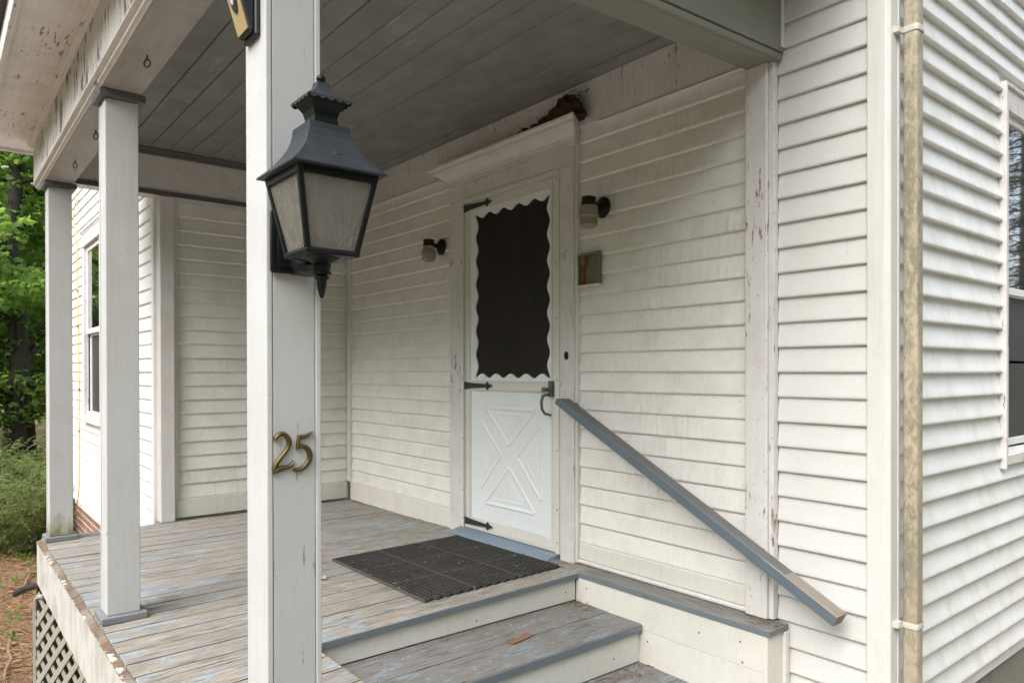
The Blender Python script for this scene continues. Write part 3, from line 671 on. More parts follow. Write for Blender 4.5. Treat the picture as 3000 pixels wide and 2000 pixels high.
# posts
PW = .126
def post(cx, label, z0=.032, z1=2.1815, boxed=False, pm='post_white'):
    cy = -2.027; h = PW / 2
    p = MB()
    if boxed:
        g_ = .0013
        p.box(cx - h, cx + h, cy - h, cy - h + .014, z0, z1); p.box(cx - h, cx + h, cy + h - .014, cy + h, z0, z1)
        o = p.build('post', 'post_white', porch, .003, seg=2, label=label)
        B('face_board', 'post_flaking', o, cx - h + .001, cx + h - .001, cy - h + .014 + g_, cy + h - .014 - g_, z0, z1, .0012)
    else:
        p.box(cx - h, cx + h, cy - h, cy + h, z0, z1)
        o = p.build('post', pm, porch, .0035, seg=2, label=label)
        B('corner_bead', 'post_white', o, cx - h + .002, cx - h + .016, cy - h - .0025, cy - h - .0002, z0, z1, .0008)
    q = .087
    B('plinth', 'plinth_gray', o, cx - q, cx + q, cy - q, cy + q, .001, .0315, .004)
    B('cap', 'trim_gray', o, cx - q, cx + q, cy - q, cy + q, z1 + .0005, 2.214, .003)
    return o
post(.133, 'far square white porch post with green mould at its foot', pm='post_mossy')
post(1.9795, 'middle square white porch post')
post(3.809, 'boxed white porch post carrying the lantern', boxed=True)
# beams
BZ = 2.2155
B('beam', 'beam_under', porch, -.09, 3.95, -2.105, -1.955, BZ, 2.60, .002, label='grey underside of the front beam')
B('fascia', 'beam_peel', porch, -.135, 4.0, -2.133, -2.1055, 2.251, 2.520, .002, label='beam face with curling flakes of paint')
MB().prism([(-2.139, 2.2505), (-2.139, 2.243), (-2.131, 2.238), (-2.122, 2.234), (-2.120, 2.226), (-2.112, 2.222), (-2.106, 2.2165), (-2.106, 2.2505)], 'x', -.115, 3.97).build('beam_moulding', 'beam_white', porch, 0)
# far end beam
B('beam', 'beam_white', porch, -.06, .080, -1.9545, .0, 2.253, 2.60, .002, label='purple-white beam at the far end')
B('beam_strip', 'trim_gray', porch, .0805, .094, -1.953, -.03, 2.248, 2.280, .002)
MB().prism([(.081, 2.515), (.100, 2.520), (.104, 2.540), (.118, 2.548), (.118, 2.5595), (.081, 2.5595)], 'y', -1.9, -.03).build('ceiling_moulding', 'trim_gray', porch)
# right end beam, sagging towards the front
def rz(y): return 2.285 + .036 * y
v = []
for z_off in (0, .34):
    for (x_, y_) in ((3.717, -1.954), (3.842, -1.954), (3.842, -.001), (3.717, -.001)): v.append((x_, y_, (rz(y_) if z_off == 0 else 2.62)))
MB().hexa(v).build('beam', 'beam_green', porch, .002, label='grey-green beam over the steps')
v = []
for zo in (.0315, .5):
    for (x_, y_) in ((3.8425, -2.1), (3.864, -2.1), (3.864, -.001), (3.8425, -.001)): v.append((x_, y_, rz(y_) + zo))
MB().hexa(v).build('beam_face', 'beam_green', porch, .002)
v = []
for zo in (.002, .027):
    for (x_, y_) in ((3.8425, -2.1), (3.858, -2.1), (3.858, -.001), (3.8425, -.001)): v.append((x_, y_, rz(y_) + zo))
MB().hexa(v).build('beam_moulding', 'beam_green', porch, .002)
# ceiling boards
CZ = 2.560
seams = [-1.954, -1.755, -1.640, -1.5, -1.378, -1.252, -1.105, -.984, -.833, -.727, -.580, -.466, -.327, -.229, -.081, -.012]
cuts = {2: [1.1], 4: [2.1], 6: [2.83], 8: [1.5], 9: [3.03], 11: [2.0], 13: [.9]}
for i in range(len(seams) - 1):
    ys = [.082] + cuts.get(i, []) + [3.716]
    for j in range(len(ys) - 1):
        zz_ = CZ + random.uniform(-.0012, .0012)
        MB().box(ys[j] + .0008, ys[j + 1] - .0008, seams[i] + .0016, seams[i + 1] - .0016, zz_, zz_ + .014).build('ceiling_board', 'ceiling_gray', porch, .0035)
B('ceiling_backing', 'interior_dark', porch, .081, 3.716, -1.954, -.001, CZ + .0165, CZ + .03, 0)
MB().prism([(-.002, 2.5385), (-.020, 2.5385), (-.036, 2.5415), (-.058, 2.549), (-.078, 2.5555), (-.078, 2.5588), (-.002, 2.5588)], 'x', .119, 3.7165).build('ceiling_moulding', 'ceiling_gray', porch)
# soffit and roof edge
SOZ = 2.5205
for i, (xa, xb) in enumerate(((-.36, 1.02), (1.022, 2.6), (2.602, 4.3))):
    B('soffit_board', 'soffit_white', porch, xa, xb, -2.372, -2.1335, SOZ, SOZ + .015, .002)
MB().prism([(-2.1338, SOZ - .0005), (-2.158, SOZ - .0005), (-2.155, SOZ - .008), (-2.146, SOZ - .014), (-2.140, SOZ - .024), (-2.1338, SOZ - .027)], 'x', -.20, 4.05).build('crown_moulding', 'soffit_white', porch)
B('roof_fascia', 'soffit_white', porch, -.38, 4.32, -2.398, -2.3725, SOZ - .030, SOZ + .12, .002)
B('roof_fascia', 'soffit_white', porch, -.385, -.3605, -2.372, -1.43, SOZ - .02, SOZ + .14, .002)
B('soffit_board', 'soffit_white', porch, -.36, -.1355, -2.1330, -1.45, SOZ + .0005, SOZ + .0155, .002)
B('soffit_board', 'soffit_white', porch, 4.0005, 4.30, -2.1330, -.02, SOZ + .25, SOZ + .265, .002)
MB().prism([(-2.43, 2.60), (-2.43, 2.645), (0.0, 3.25), (0.0, 3.20)], 'x', -.42, 4.36).build('roof', 'roof_shingle', porch)
# ================================================================= STEPS
steps = thing('porch_steps', 'wide grey-blue wooden steps with white risers leading up to the porch', 'steps')
SY0, SY1 = -1.530, -.1325
def tread(x0, x1, z, split):
    MB().box(x0, split - .0012, SY0, SY1, z - .038, z).build('tread', 'tread_paint', steps, .003)
    MB().box(split + .0012, x1, SY0, SY1, z - .040, z - .0005).build('tread', 'tread_paint', steps, .006, seg=2)
    MB().box(x1 + .0002, x1 + .0035, SY0 + .001, SY1 - .001, z - .038, z - .006).build('nosing', 'edge_blue', steps, .001)
B('riser', 'riser_white', steps, 2.782, 2.803, SY0, SY1, -.104, .006, .002)
tread(2.804, 3.238, -.106, 3.030)
B('riser', 'riser_white', steps, 3.200, 3.221, SY0, SY1, -.284, -.1465, .002)
tread(3.222, 3.660, -.285, 3.45)
B('riser', 'riser_white', steps, 3.622, 3.643, SY0, SY1, -.456, -.326, .002)
tread(3.644, 4.08, -.457, 3.86)
B('riser', 'riser_white', steps, 4.04, 4.062, SY0, SY1, -.70, -.498, .002)
# side wall under the ledge
B('ledge_cap', 'ledge_paint', steps, XS + .001, 3.884, -.134, -.0275, .014, .0385, .003, label='grey ledge along the house wall')
B('ledge_cap', 'ledge_paint', steps, XS + .001, 3.884, -.0272, -.0003, .0142, .040, .001)
B('nosing', 'edge_blue', steps, XS + .001, 3.884, -.1372, -.1342, .0155, .0372, .001)
zt = .0135
for hgt in (.150, .155, .155, .16, .15):
    B('side_board', 'riser_white', steps, 2.804, 3.852, -.1305, -.110, zt - hgt + .0015, zt, .0015); zt -= hgt
B('corner_trim', 'riser_white', steps, 3.8525, 3.872, -.1320, -.001, -.72, .0135, .002)
B('corner_trim', 'trim_white', steps, 3.8725, 3.890, -.030, -.001, -.72, .0130, .002)
B('side_board', 'riser_white', steps, 2.83, 4.06, -1.553, -1.5315, -.70, -.028, .002)
# rust bleeding from nails
rs = MB().lathe([(.0048, 0), (.003, .0010), (0, .0014)], n=9).mesh('nail_head', 'rust')
for (x_, z_) in ((2.88, -.03), (2.885, -.10), (3.27, -.18), (3.26, -.33), (3.75, -.04), (3.55, -.06), (3.76, -.12)):
    o = put('nail_head', rs, steps, (x_, -.1312, z_)); o.rotation_euler = (R(90), 0, 0)
for (y_, z_) in ((-.20, -.055), (-.75, -.075), (-.30, -.23)):
    o = put('nail_head', rs, steps, (2.8035 if z_ > -.15 else 3.2215, y_, z_)); o.rotation_euler = (0, R(90), 0)

# ================================================================= HANDRAIL
rail = thing('handrail', 'sloping grey-blue wooden handrail with bare worn lower end', 'handrail')
pA = Vector((2.655, -.0865, .915)); pB = Vector((4.145, -.0865, .1610))
dr = (pB - pA).normalized(); nr = Vector((-dr.z, 0, dr.x)) * -1
nr = Vector((dr.z, 0, -dr.x)); nr = -nr if nr.z < 0 else nr
Lr = (pB - pA).length; hw, ht = .035, .044
def RP(s, y, t): return pA + dr * s + Vector((0, y, 0)) + nr * t
sec = [0, .018, .035, Lr * .80, Lr * .86, Lr]
mb = MB(); ch = .004
prof = [(-hw, -ht + ch), (-hw, -ch), (-hw + ch, 0), (hw - ch, 0), (hw, -ch), (hw, -ht + ch), (hw - ch, -ht), (-hw + ch, -ht)]
for i, s_ in enumerate(sec):
    for (y_, t_) in prof:
        if i == 0: t2 = t_ if t_ < -ht * .6 else -.014; y2 = y_ * .93
        elif i == 1: t2 = min(t_, -.004); y2 = y_
        else: t2 = t_; y2 = y_
        mb.v.append(tuple(RP(s_, y2, t2)))
n8 = 8
for i in range(len(sec) - 1):
    for k in range(n8):
        f_ = (i * n8 + k, i * n8 + (k + 1) % n8, (i + 1) * n8 + (k + 1) % n8, (i + 1) * n8 + k)
        top_ = k in (1, 2, 3)
        mi = (2 if i >= 4 or (i == 3 and k == 1) else 0) if top_ else 1
        mb.f.append(f_); mb.mi.append(mi)
mb.f += [tuple(range(8))[::-1], tuple(range((len(sec) - 1) * 8, len(sec) * 8))]; mb.mi += [1, 2]
mb.build('rail', ['rail_top', 'rail_side', 'bare_wood'], rail)
for s_, y_in in ((.02, .0215), (Lr * .74, .0095)):
    q = MB(); h_ = .014
    a1, a2 = RP(s_ + .02, 0, -.008), RP(s_ + .07, 0, -.034)
    q.box(min(a1.x, a2.x), max(a1.x, a2.x), -.0865 + hw + .0005, -.0865 + hw + y_in - .0005, min(a1.z, a2.z) - .004, max(a1.z, a2.z) - .010)
    q.build('spacer_block', 'rail_side', rail, .001)

# ================================================================= LANTERN on the post
PX = 3.8725; LC = (4.015, -2.027)
lan = thing('wall_lantern', 'black carriage lantern with flared roof and wavy glass on the post', 'lantern')
c3 = (LC[0], LC[1], 0)
# backplate
MB().box(PX, PX + .014, -2.084, -1.982, 1.262, 1.397).build('backplate', 'iron_black', lan, .006, seg=2, smooth=True)
MB().box(PX + .0145, PX + .022, -2.072, -1.994, 1.275, 1.345).build('backplate_boss', 'iron_black', lan, .008, seg=2, smooth=True)
sc_ = MB().lathe([(.006, 0), (.006, .003), (.003, .006), (0, .0065)], n=10).build('screw', 'handle_gray', lan); sc_.location = (PX + .022, -2.062, 1.334); sc_.rotation_euler = (0, R(90), 0)
# arm
arm = MB()
aps = [(PX + .008, 1.300, .040, .022), (PX + .03, 1.288, .028, .020), (PX + .06, 1.272, .020, .018), (PX + .10, 1.264, .016, .017), (LC[0], 1.262, .015, .017)]
for x_, z_, hz, hy in aps:
    for k in range(8):
        t = 2 * math.pi * (k + .5) / 8; arm.v.append((x_, LC[1] + math.cos(t) * hy * 1.08, z_ + math.sin(t) * hz * 1.08))
for i in range(len(aps) - 1):
    for k in range(8): arm.f.append((i * 8 + k, i * 8 + (k + 1) % 8, i * 8 + 8 + (k + 1) % 8, i * 8 + 8 + k)); arm.mi.append(0)
arm.f += [tuple(range(8)), tuple(range(32, 40))]; arm.mi += [0, 0]
arm.build('arm', 'iron_black', lan, smooth=True)
MB().lathe([(.0, 1.1985), (.004, 1.201), (.007, 1.212), (.0105, 1.228), (.0105, 1.236), (.015, 1.239), (.015, 1.244), (.010, 1.246), (.020, 1.2475), (.020, 1.253), (.0165, 1.255), (.019, 1.262), (.019, 1.270), (.030, 1.2755), (.044, 1.2815), (.052, 1.2865)], c3, 24).build('finial', 'iron_black', lan, smooth=True)
# cage: sloping corner bars and rails
wt, wb, zt_, zb_ = .0815, .0525, 1.446, 1.2875
cage = MB()
cage.sqloft([(wb + .004, zb_ - .006), (wb + .006, zb_), (wb + .004, zb_ + .006)], c3)
def slat(p, q, w):
    p, q = Vector(p), Vector(q); cage.hexa([p + Vector((-w, -w, 0)), p + Vector((w, -w, 0)), p + Vector((w, w, 0)), p + Vector((-w, w, 0)), q + Vector((-w, -w, 0)), q + Vector((w, -w, 0)), q + Vector((w, w, 0)), q + Vector((-w, w, 0))])
for sx, sy in ((1, 1), (1, -1), (-1, 1), (-1, -1)):
    slat((LC[0] + sx * wb, LC[1] + sy * wb, zb_ + .002), (LC[0] + sx * wt, LC[1] + sy * wt, zt_), .0052)
for s_ in (1, -1):
    cage.box(LC[0] - wt + .006, LC[0] + wt - .006, LC[1] + s_ * wt - .004, LC[1] + s_ * wt + .004, zt_ - .016, zt_ - .0005)
    cage.box(LC[0] + s_ * wt - .004, LC[0] + s_ * wt + .004, LC[1] - wt + .006, LC[1] + wt - .006, zt_ - .016, zt_ - .0005)
cage.build('cage', 'iron_black', lan, .0008)
for k in range(4):
    a_ = k * math.pi / 2; rot_ = Matrix.Rotation(a_, 4, 'Z'); p_ = MB()
    for w_, z_ in ((wb - .003, zb_ + .006), (wt - .003, zt_ - .014)):
        p_.v += [(w_ + .002, -w_ + .0, z_), (w_ + .002, w_, z_)]
    o_ = len(p_.v); p_.v += [(x_ - .003, y_, z_) for x_, y_, z_ in p_.v[:4]]
    p_.f = [(0, 1, 3, 2), (4, 6, 7, 5), (0, 2, 6, 4), (1, 5, 7, 3), (0, 4, 5, 1), (2, 3, 7, 6)]; p_.mi = [0] * 6
    p_.xf(Matrix.Translation(c3) @ rot_); p_.build('glass_pane', 'lantern_glass', lan)
MB().lathe([(.012, 1.294), (.012, 1.33), (.009, 1.335), (.009, 1.345), (.016, 1.365), (.017, 1.38), (.010, 1.40), (0, 1.405)], c3, 14).build('bulb', 'lens_white', lan, smooth=True)
# flared main roof
def flare(w0, w1, z0, z1, n=7, p=2.1): return [(w1 + (w0 - w1) * (1 - i / n) ** p, z0 + (z1 - z0) * i / n) for i in range(n + 1)]
mr = MB().sqloft([(.094, 1.4455), (.0995, 1.4465), (.0995, 1.4495)] + flare(.0985, .0435, 1.4505, 1.547)[0:], c3)
mrm = mr.build('roof', 'iron_weathered', lan)
lv_ = MB().lathe([(.0, .0), (.013, .0), (.0125, .005), (.009, .010), (.004, .0125), (0, .013)], n=14)
lv_.xf(Matrix.Translation((LC[0] + .062, LC[1] + .004, 1.478)) @ Matrix.Rotation(R(52), 4, 'Y') @ Matrix.Diagonal((.6, 1.15, .7, 1))); lv_.build('vent_louvre', 'iron_weathered', lan, smooth=True)
dm = MB().lathe([(.016, 0), (.0155, .004), (.012, .009), (.006, .012), (0, .013)], n=14)
# vented neck and scalloped cap
MB().sqloft([(.030, 1.547), (.0255, 1.556), (.0245, 1.566), (.028, 1.580), (.036, 1.592), (.043, 1.599)], c3).build('neck', 'iron_black', lan)
cap = MB().sqloft(flare(.046, .0125, 1.6015, 1.640, 6, 2.0), c3)
for k in range(4):
    rot_ = Matrix.Translation(c3) @ Matrix.Rotation(k * math.pi / 2, 4, 'Z'); e_ = MB(); n_ = 36
    for i in range(n_ + 1):
        y_ = -.046 + .092 * i / n_; d_ = .006 * abs(math.sin(math.pi * 5 * i / n_)) + .003
        e_.v += [(.0462, y_, 1.6017), (.0472, y_, 1.6017 - d_)]
    for i in range(n_): e_.f.append((2 * i, 2 * i + 1, 2 * i + 3, 2 * i + 2)); e_.mi.append(0)
    e_.xf(rot_); cap.add(e_.v, e_.f)
cap.build('vent_cap', 'iron_weathered', lan)
MB().lathe([(.0, 1.6385), (.005, 1.639), (.0045, 1.642), (.0085, 1.645), (.010, 1.650), (.0085, 1.655), (.004, 1.6585), (0, 1.659)], c3, 16).build('ball_finial', 'iron_black', lan, smooth=True)

# ================================================================= HOUSE NUMBER
def digit(strokes, label):
    mb = MB()
    def W(px, py):
        y = -2.0785 + (px - 160) * (.0915 / 940); v_ = 1230 + py * .12121
        Z = (5.417 - 3.876) * .7775 + (y + 2.656) * .6289
        return y, 1.0495 - (v_ - 1085.2 - (y + 2.03) * 0) * Z / 2106.86
    for st in strokes:
        P = []
        for i in range(len(st) - 1):
            p0 = st[max(i - 1, 0)]; p1 = st[i]; p2 = st[i + 1]; p3 = st[min(i + 2, len(st) - 1)]
            for j in range(6):
                t = j / 6
                P.append(tuple(.5 * ((2 * p1[k]) + (-p0[k] + p2[k]) * t + (2 * p0[k] - 5 * p1[k] + 4 * p2[k] - p3[k]) * t * t + (-p0[k] + 3 * p1[k] - 3 * p2[k] + p3[k]) * t ** 3) for k in range(3)))
        P.append(st[-1]); n_ = len(P); o = len(mb.v)
        for i, (a_, b_, w_) in enumerate(P):
            q0 = P[max(i - 1, 0)]; q1 = P[min(i + 1, n_ - 1)]; dx, dy = q1[0] - q0[0], q1[1] - q0[1]; l = math.hypot(dx, dy) or 1
            nx, ny = -dy / l * w_, dx / l * w_
            for (fx, xx) in ((1, PX - .0002), (1, PX + .0025), (.5, PX + .006), (0, PX + .007), (-.5, PX + .006), (-1, PX + .0025), (-1, PX - .0002)):
                y, z = W(a_ + nx * fx, b_ + ny * fx); mb.v.append((xx, y, z))
        for i in range(n_ - 1):
            for k in range(6): mb.f.append((o + i * 7 + k, o + i * 7 + k + 1, o + i * 7 + 8 + k, o + i * 7 + 7 + k)); mb.mi.append(0)
        mb.f += [tuple(o + k for k in range(7)), tuple(o + (n_ - 1) * 7 + k for k in range(7))]; mb.mi += [0, 0]
    mb.build('house_number', 'brass_old', smooth=True, label=label, cat='house number')
digit([[(215, 500, 22), (245, 415, 44), (320, 342, 48), (405, 325, 50), (490, 380, 54), (540, 480, 57), (545, 580, 57), (505, 690, 54), (430, 800, 52), (330, 930, 52), (250, 1050, 54), (205, 1160, 48), (175, 1310, 20)],
       [(185, 1255, 40), (300, 1190, 62), (420, 1150, 56), (520, 1122, 52), (600, 1070, 44), (648, 975, 8)]], 'brass curved digit 2 beside the digit 5 on the lantern post')
digit([[(1105, 268, 5), (1040, 325, 36), (950, 375, 46), (850, 400, 50), (775, 405, 42)], [(792, 365, 44), (768, 480, 42), (748, 600, 42), (716, 712, 12)],
       [(740, 655, 45), (850, 625, 45), (940, 650, 54), (1010, 720, 60), (1040, 830, 65), (1030, 940, 62), (970, 1050, 58), (880, 1140, 55), (780, 1190, 50), (690, 1205, 42), (632, 1205, 18)]], 'brass digit 5 with pointed flag on the lantern post')

# ================================================================= SOLAR LIGHT on the post
sol = thing('solar_light', 'black wedge-shaped solar light with tan front plate on the post', 'solar light')
sx0, sx1, sz0, sz1, yp = 3.770, 3.840, 1.790, 1.920, -2.0902
def wedge(x0, x1, y_b, y_t, z0, z1, yw):
    return [(x0, y_b, z0), (x1, y_b, z0), (x1, yw, z0), (x0, yw, z0), (x0, y_t, z1), (x1, y_t, z1), (x1, yw, z1), (x0, yw, z1)]
MB().box(sx0 - .004, sx1 + .004, yp - .012, yp, sz0 - .006, sz1 + .01).build('base', 'plastic_black', sol, .003)
MB().hexa(wedge(sx0, sx1, yp - .022, yp - .054, sz0 + .002, sz1 - .022, yp - .0125)).build('housing', 'plastic_black', sol, .003)
MB().hexa([(sx0 - .004, yp - .062, sz1 - .0215), (sx1 + .004, yp - .062, sz1 - .0215), (sx1 + .004, yp - .0125, sz1 - .0215), (sx0 - .004, yp - .0125, sz1 - .0215), (sx0, yp - .052, sz1), (sx1, yp - .052, sz1), (sx1, yp - .0125, sz1 + .006), (sx0, yp - .0125, sz1 + .006)]).build('hood', 'handle_gray', sol, .002)
nw = Vector((0, -(sz1 - .022 - sz0 - .002), -.044)).normalized() * 1
def WP(u, t, off): # on wedge front
    b0 = Vector((sx0 + (sx1 - sx0) * u, yp - .022, sz0 + .002)); b1 = Vector((sx0 + (sx1 - sx0) * u, yp - .054, sz1 - .022)); return b0.lerp(b1, t) + nw * off
MB().hexa([WP(.06, .05, .0002), WP(.94, .05, .0002), WP(.94, .98, .0002), WP(.06, .98, .0002), WP(.06, .05, .0025), WP(.94, .05, .0025), WP(.94, .98, .0025), WP(.06, .98, .0025)]).build('front_plate', 'tan_plate', sol)
def oval(r0, r1, c_t, off, mat, nm):
    mb = MB(); n_ = 20
    for o_ in (off, off + .0025):
        for k in range(n_):
            t = 2 * math.pi * k / n_; mb.v.append(tuple(WP(.5 + r0 * math.cos(t), c_t + r1 * math.sin(t), o_)))
    mb.f = [tuple(range(n_)), tuple(range(n_, 2 * n_))] + [(k, (k + 1) % n_, n_ + (k + 1) % n_, n_ + k) for k in range(n_)]; mb.mi = [0] * len(mb.f)
    mb.build(nm, mat, sol)
oval(.24, .30, .72, .0026, 'plastic_black', 'sensor_ring'); oval(.13, .16, .74, .0052, 'lens_white', 'sensor_lens')

# ================================================================= WALL SCONCES
def sconce(x, z, ribbed, label):
    s = thing('wall_light', label, 'wall light', group='jar wall lights beside the door')
    y0 = -.0005
    b_ = MB().lathe([(.054, 0), (.054, .004), (.048, .011), (.036, .020), (.022, .028), (.012, .034), (0, .035)], n=24); b_.xf(Matrix.Translation((x, y0, z)) @ Matrix.Rotation(R(90), 4, 'X')); b_.build('wall_plate', 'bronze_dark', s, smooth=True)
    MB().tube([(x, y0 - .03, z), (x, y0 - .062, z + .008), (x, y0 - .085, z + .012)], .014, 10).build('arm', 'bronze_dark', s, smooth=True)
    c_ = (x, y0 - .100, z)
    MB().lathe([(.030, .040), (.036, .038), (.037, .0), (.035, -.004), (0, -.004)][::-1], c_, 22).build('socket', 'bronze_dark', s, smooth=True)
    if ribbed:
        pr_ = [(.0, -.112), (.036, -.112), (.041, -.106)]
        for i in range(8): zz = -.104 + i * .0048; pr_ += [(.0415, zz), (.0445, zz + .0024)]
        pr_ += [(.0445, -.064), (.0505, -.060), (.0505, -.052), (.0465, -.048), (.0465, -.036)]
        for i in range(6): zz = -.034 + i * .0048; pr_ += [(.044, zz), (.0465, zz + .0024)]
        pr_ += [(.040, -.0045)]
    else:
        pr_ = [(0, -.104), (.030, -.104), (.041, -.094), (.046, -.074), (.049, -.056), (.049, -.044), (.043, -.030), (.036, -.018), (.036, -.0045)]
    MB().lathe(pr_, c_, 28).build('glass_shade', 'jar_glass', s, smooth=True)
sconce(1.388, 1.872, False, 'small wall light with smooth bulging jar shade beside the corner siding')
sconce(2.868, 1.874, True, 'small wall light with ribbed jar shade above the open metal box')
# open chime box
cb = thing('chime_box', 'open green metal box without cover mounted beside the door casing', 'metal box')
bx0, bx1, bz0, bz1, by = 2.722, 2.858, 1.492, 1.640, -.0005
B('back', 'box_green', cb, bx0, bx1, by - .004, by, bz0, bz1, 0)
B('side', 'box_green', cb, bx1 - .008, bx1, by - .022, by - .0042, bz0, bz1, .001)
B('side', 'box_green', cb, bx0, bx0 + .004, by - .030, by - .0042, bz0, bz1, .001)
B('lip', 'box_green', cb, bx0 - .008, bx1 + .008, by - .032, by - .001, bz1 + .0003, bz1 + .012, .002)
B('lip', 'strap_white', cb, bx0 - .014, bx1 + .004, by - .034, by - .001, bz0 - .012, bz0 - .0003, .002)
B('coil', 'cardboard', cb, bx0 + .010, bx0 + .040, by - .026, by - .0042, bz1 - .050, bz1 - .003, .001)
B('plunger_rail', 'strap_white', cb, bx0 - .010, bx0 - .002, by - .02, by - .001, bz0 + .004, bz1 - .008, .001)
B('plunger', 'rust', cb, bx0 + .012, bx0 + .022, by - .02, by - .0042, bz0 + .006, bz1 - .052, .001)
# doorbell button on the casing
dbm = MB().lathe([(.017, 0), (.017, .004), (.013, .008), (.008, .008), (.007, .006), (0, .006)], n=20)
dbm.xf(Matrix.Translation((2.627, -.0262, 1.128)) @ Matrix.Rotation(R(90), 4, 'X') @ Matrix.Diagonal((.85, 1.3, 1, 1)))
dbm.build('doorbell_button', 'bronze_dark', smooth=True, label='dark oval doorbell button on the door casing', cat='doorbell')

# ================================================================= BIRD NEST above the door
random.seed(21)
nest = thing('bird_nest', 'brown clump of mud and twigs nesting on the door cornice', 'nest')
bm = bmesh.new(); bmesh.ops.create_icosphere(bm, subdivisions=4, radius=1)
for v_ in bm.verts:
    p = v_.co.copy(); r = 1 + .12 * math.sin(p.x * 9) * math.sin(p.y * 7 + p.z * 8) + random.uniform(-.07, .07)
    v_.co = Vector((2.665 + p.x * .135 * r, -.072 + p.y * .062 * r, 2.3485 + max(-.02, p.z) * (.125 - .05 * max(0, -p.x)) * r + .001))
me = bpy.data.meshes.new('nest_cup'); bm.to_mesh(me); bm.free(); me.materials.append(M['nest_mud']); put('nest_cup', me, nest)
tw = MB()
for i in range(260):
    t = random.random() ** 1.2; x_ = 2.77 - .66 * t; hgt = .13 * (1 - t) ** 2.0 + .016
    p = Vector((x_ + random.uniform(-.03, .03), -.05 + random.uniform(-.055, .03), 2.349 + random.random() * hgt))
    d = Vector((random.uniform(-1, 1), random.uniform(-.6, .6), random.uniform(-.25, .5))).normalized() * random.uniform(.015, .045)
    q = p + d; q.y = min(q.y, -.02); q.z = max(q.z, 2.349); tw.tube([p, q], .0016, 4)
for i in range(60):
    t = i / 60; x_ = 2.62 - .52 * t; h_ = .085 * (1 - t) ** 1.3 + .010
    tw.box(x_ - .012, x_ + .012, -.08 + random.uniform(-.02, .02), -.02, 2.3465, 2.3465 + h_ * random.uniform(.5, 1))
tw.build('twigs', 'nest_mud', nest)

# ================================================================= DOORMAT (ring rubber mat)
random.seed(5)
mat_ = thing('doormat', 'black rubber doormat with rings of holes before the screen door', 'doormat')
MX0, MX1, MY0, MY1 = 1.750, 2.700, -.955, -.122
pit = .0316
ring = MB(); ro, ri, hz = .0182, .0122, .011
row = 0; y = MY0 + .016
nrow = 0
while y < MY1 - .01:
    x = MX0 + .016 + (pit / 2 if nrow % 2 else 0)
    while x < MX1 - .012:
        zf = slope(x) * (y - YF) + .001
        n6 = 6; vs_ = []
        for (r_, z_) in ((ro, 0), (ro * .98, hz), (ri, hz), (ri, 0)):
            for k in range(n6):
                t = math.pi / 3 * k + math.pi / 6; vs_.append((x + r_ * math.cos(t), y + r_ * math.sin(t), zf + z_ + random.uniform(0, .0008)))
        fs_ = [(a * n6 + k, a * n6 + (k + 1) % n6, (a + 1) * n6 + (k + 1) % n6, (a + 1) * n6 + k) for a in range(3) for k in range(n6)]
        ring.add(vs_, fs_); x += pit
    y += pit * .868; nrow += 1
ring.build('ring_grid', 'rubber', mat_)
MB().hexa([(MX0, MY0, slope(MX0) * (MY0 - YF) + .0006), (MX1 - .01, MY0, slope(MX1) * (MY0 - YF) + .0006), (MX1 - .01, MY1, slope(MX1) * (MY1 - YF) + .0006), (MX0, MY1, slope(MX0) * (MY1 - YF) + .0006), (MX0, MY0, slope(MX0) * (MY0 - YF) + .003), (MX1 - .01, MY0, slope(MX1) * (MY0 - YF) + .003), (MX1 - .01, MY1, slope(MX1) * (MY1 - YF) + .003), (MX0, MY1, slope(MX0) * (MY1 - YF) + .003)]).build('base_sheet', 'rubber_base', mat_)
bars = MB()
for x in [MX0 + (MX1 - MX0) * t for t in (0.002, .335, .665)]:
    z_ = slope(x); bars.hexa([(x - .004, MY0, z_ * (MY0 - YF) + .001), (x + .004, MY0, z_ * (MY0 - YF) + .001), (x + .004, MY1, z_ * (MY1 - YF) + .001), (x - .004, MY1, z_ * (MY1 - YF) + .001)] + [(x - .004, MY0, z_ * (MY0 - YF) + .0135), (x + .004, MY0, z_ * (MY0 - YF) + .0135), (x + .004, MY1, z_ * (MY1 - YF) + .0135), (x - .004, MY1, z_ * (MY1 - YF) + .0135)])
for t in (.003, .335, .665):
    y = MY0 + (MY1 - MY0) * t; z_ = [slope(q) * (y - YF) for q in (MX0, MX1)]
    bars.hexa([(MX0, y - .004, z_[0] + .001), (MX1, y - .004, z_[1] + .001), (MX1, y + .004, z_[1] + .001), (MX0, y + .004, z_[0] + .001), (MX0, y - .004, z_[0] + .0135), (MX1, y - .004, z_[1] + .0135), (MX1, y + .004, z_[1] + .0135), (MX0, y + .004, z_[0] + .0135)])
bars.build('section_bar', 'rubber_dusty', mat_)

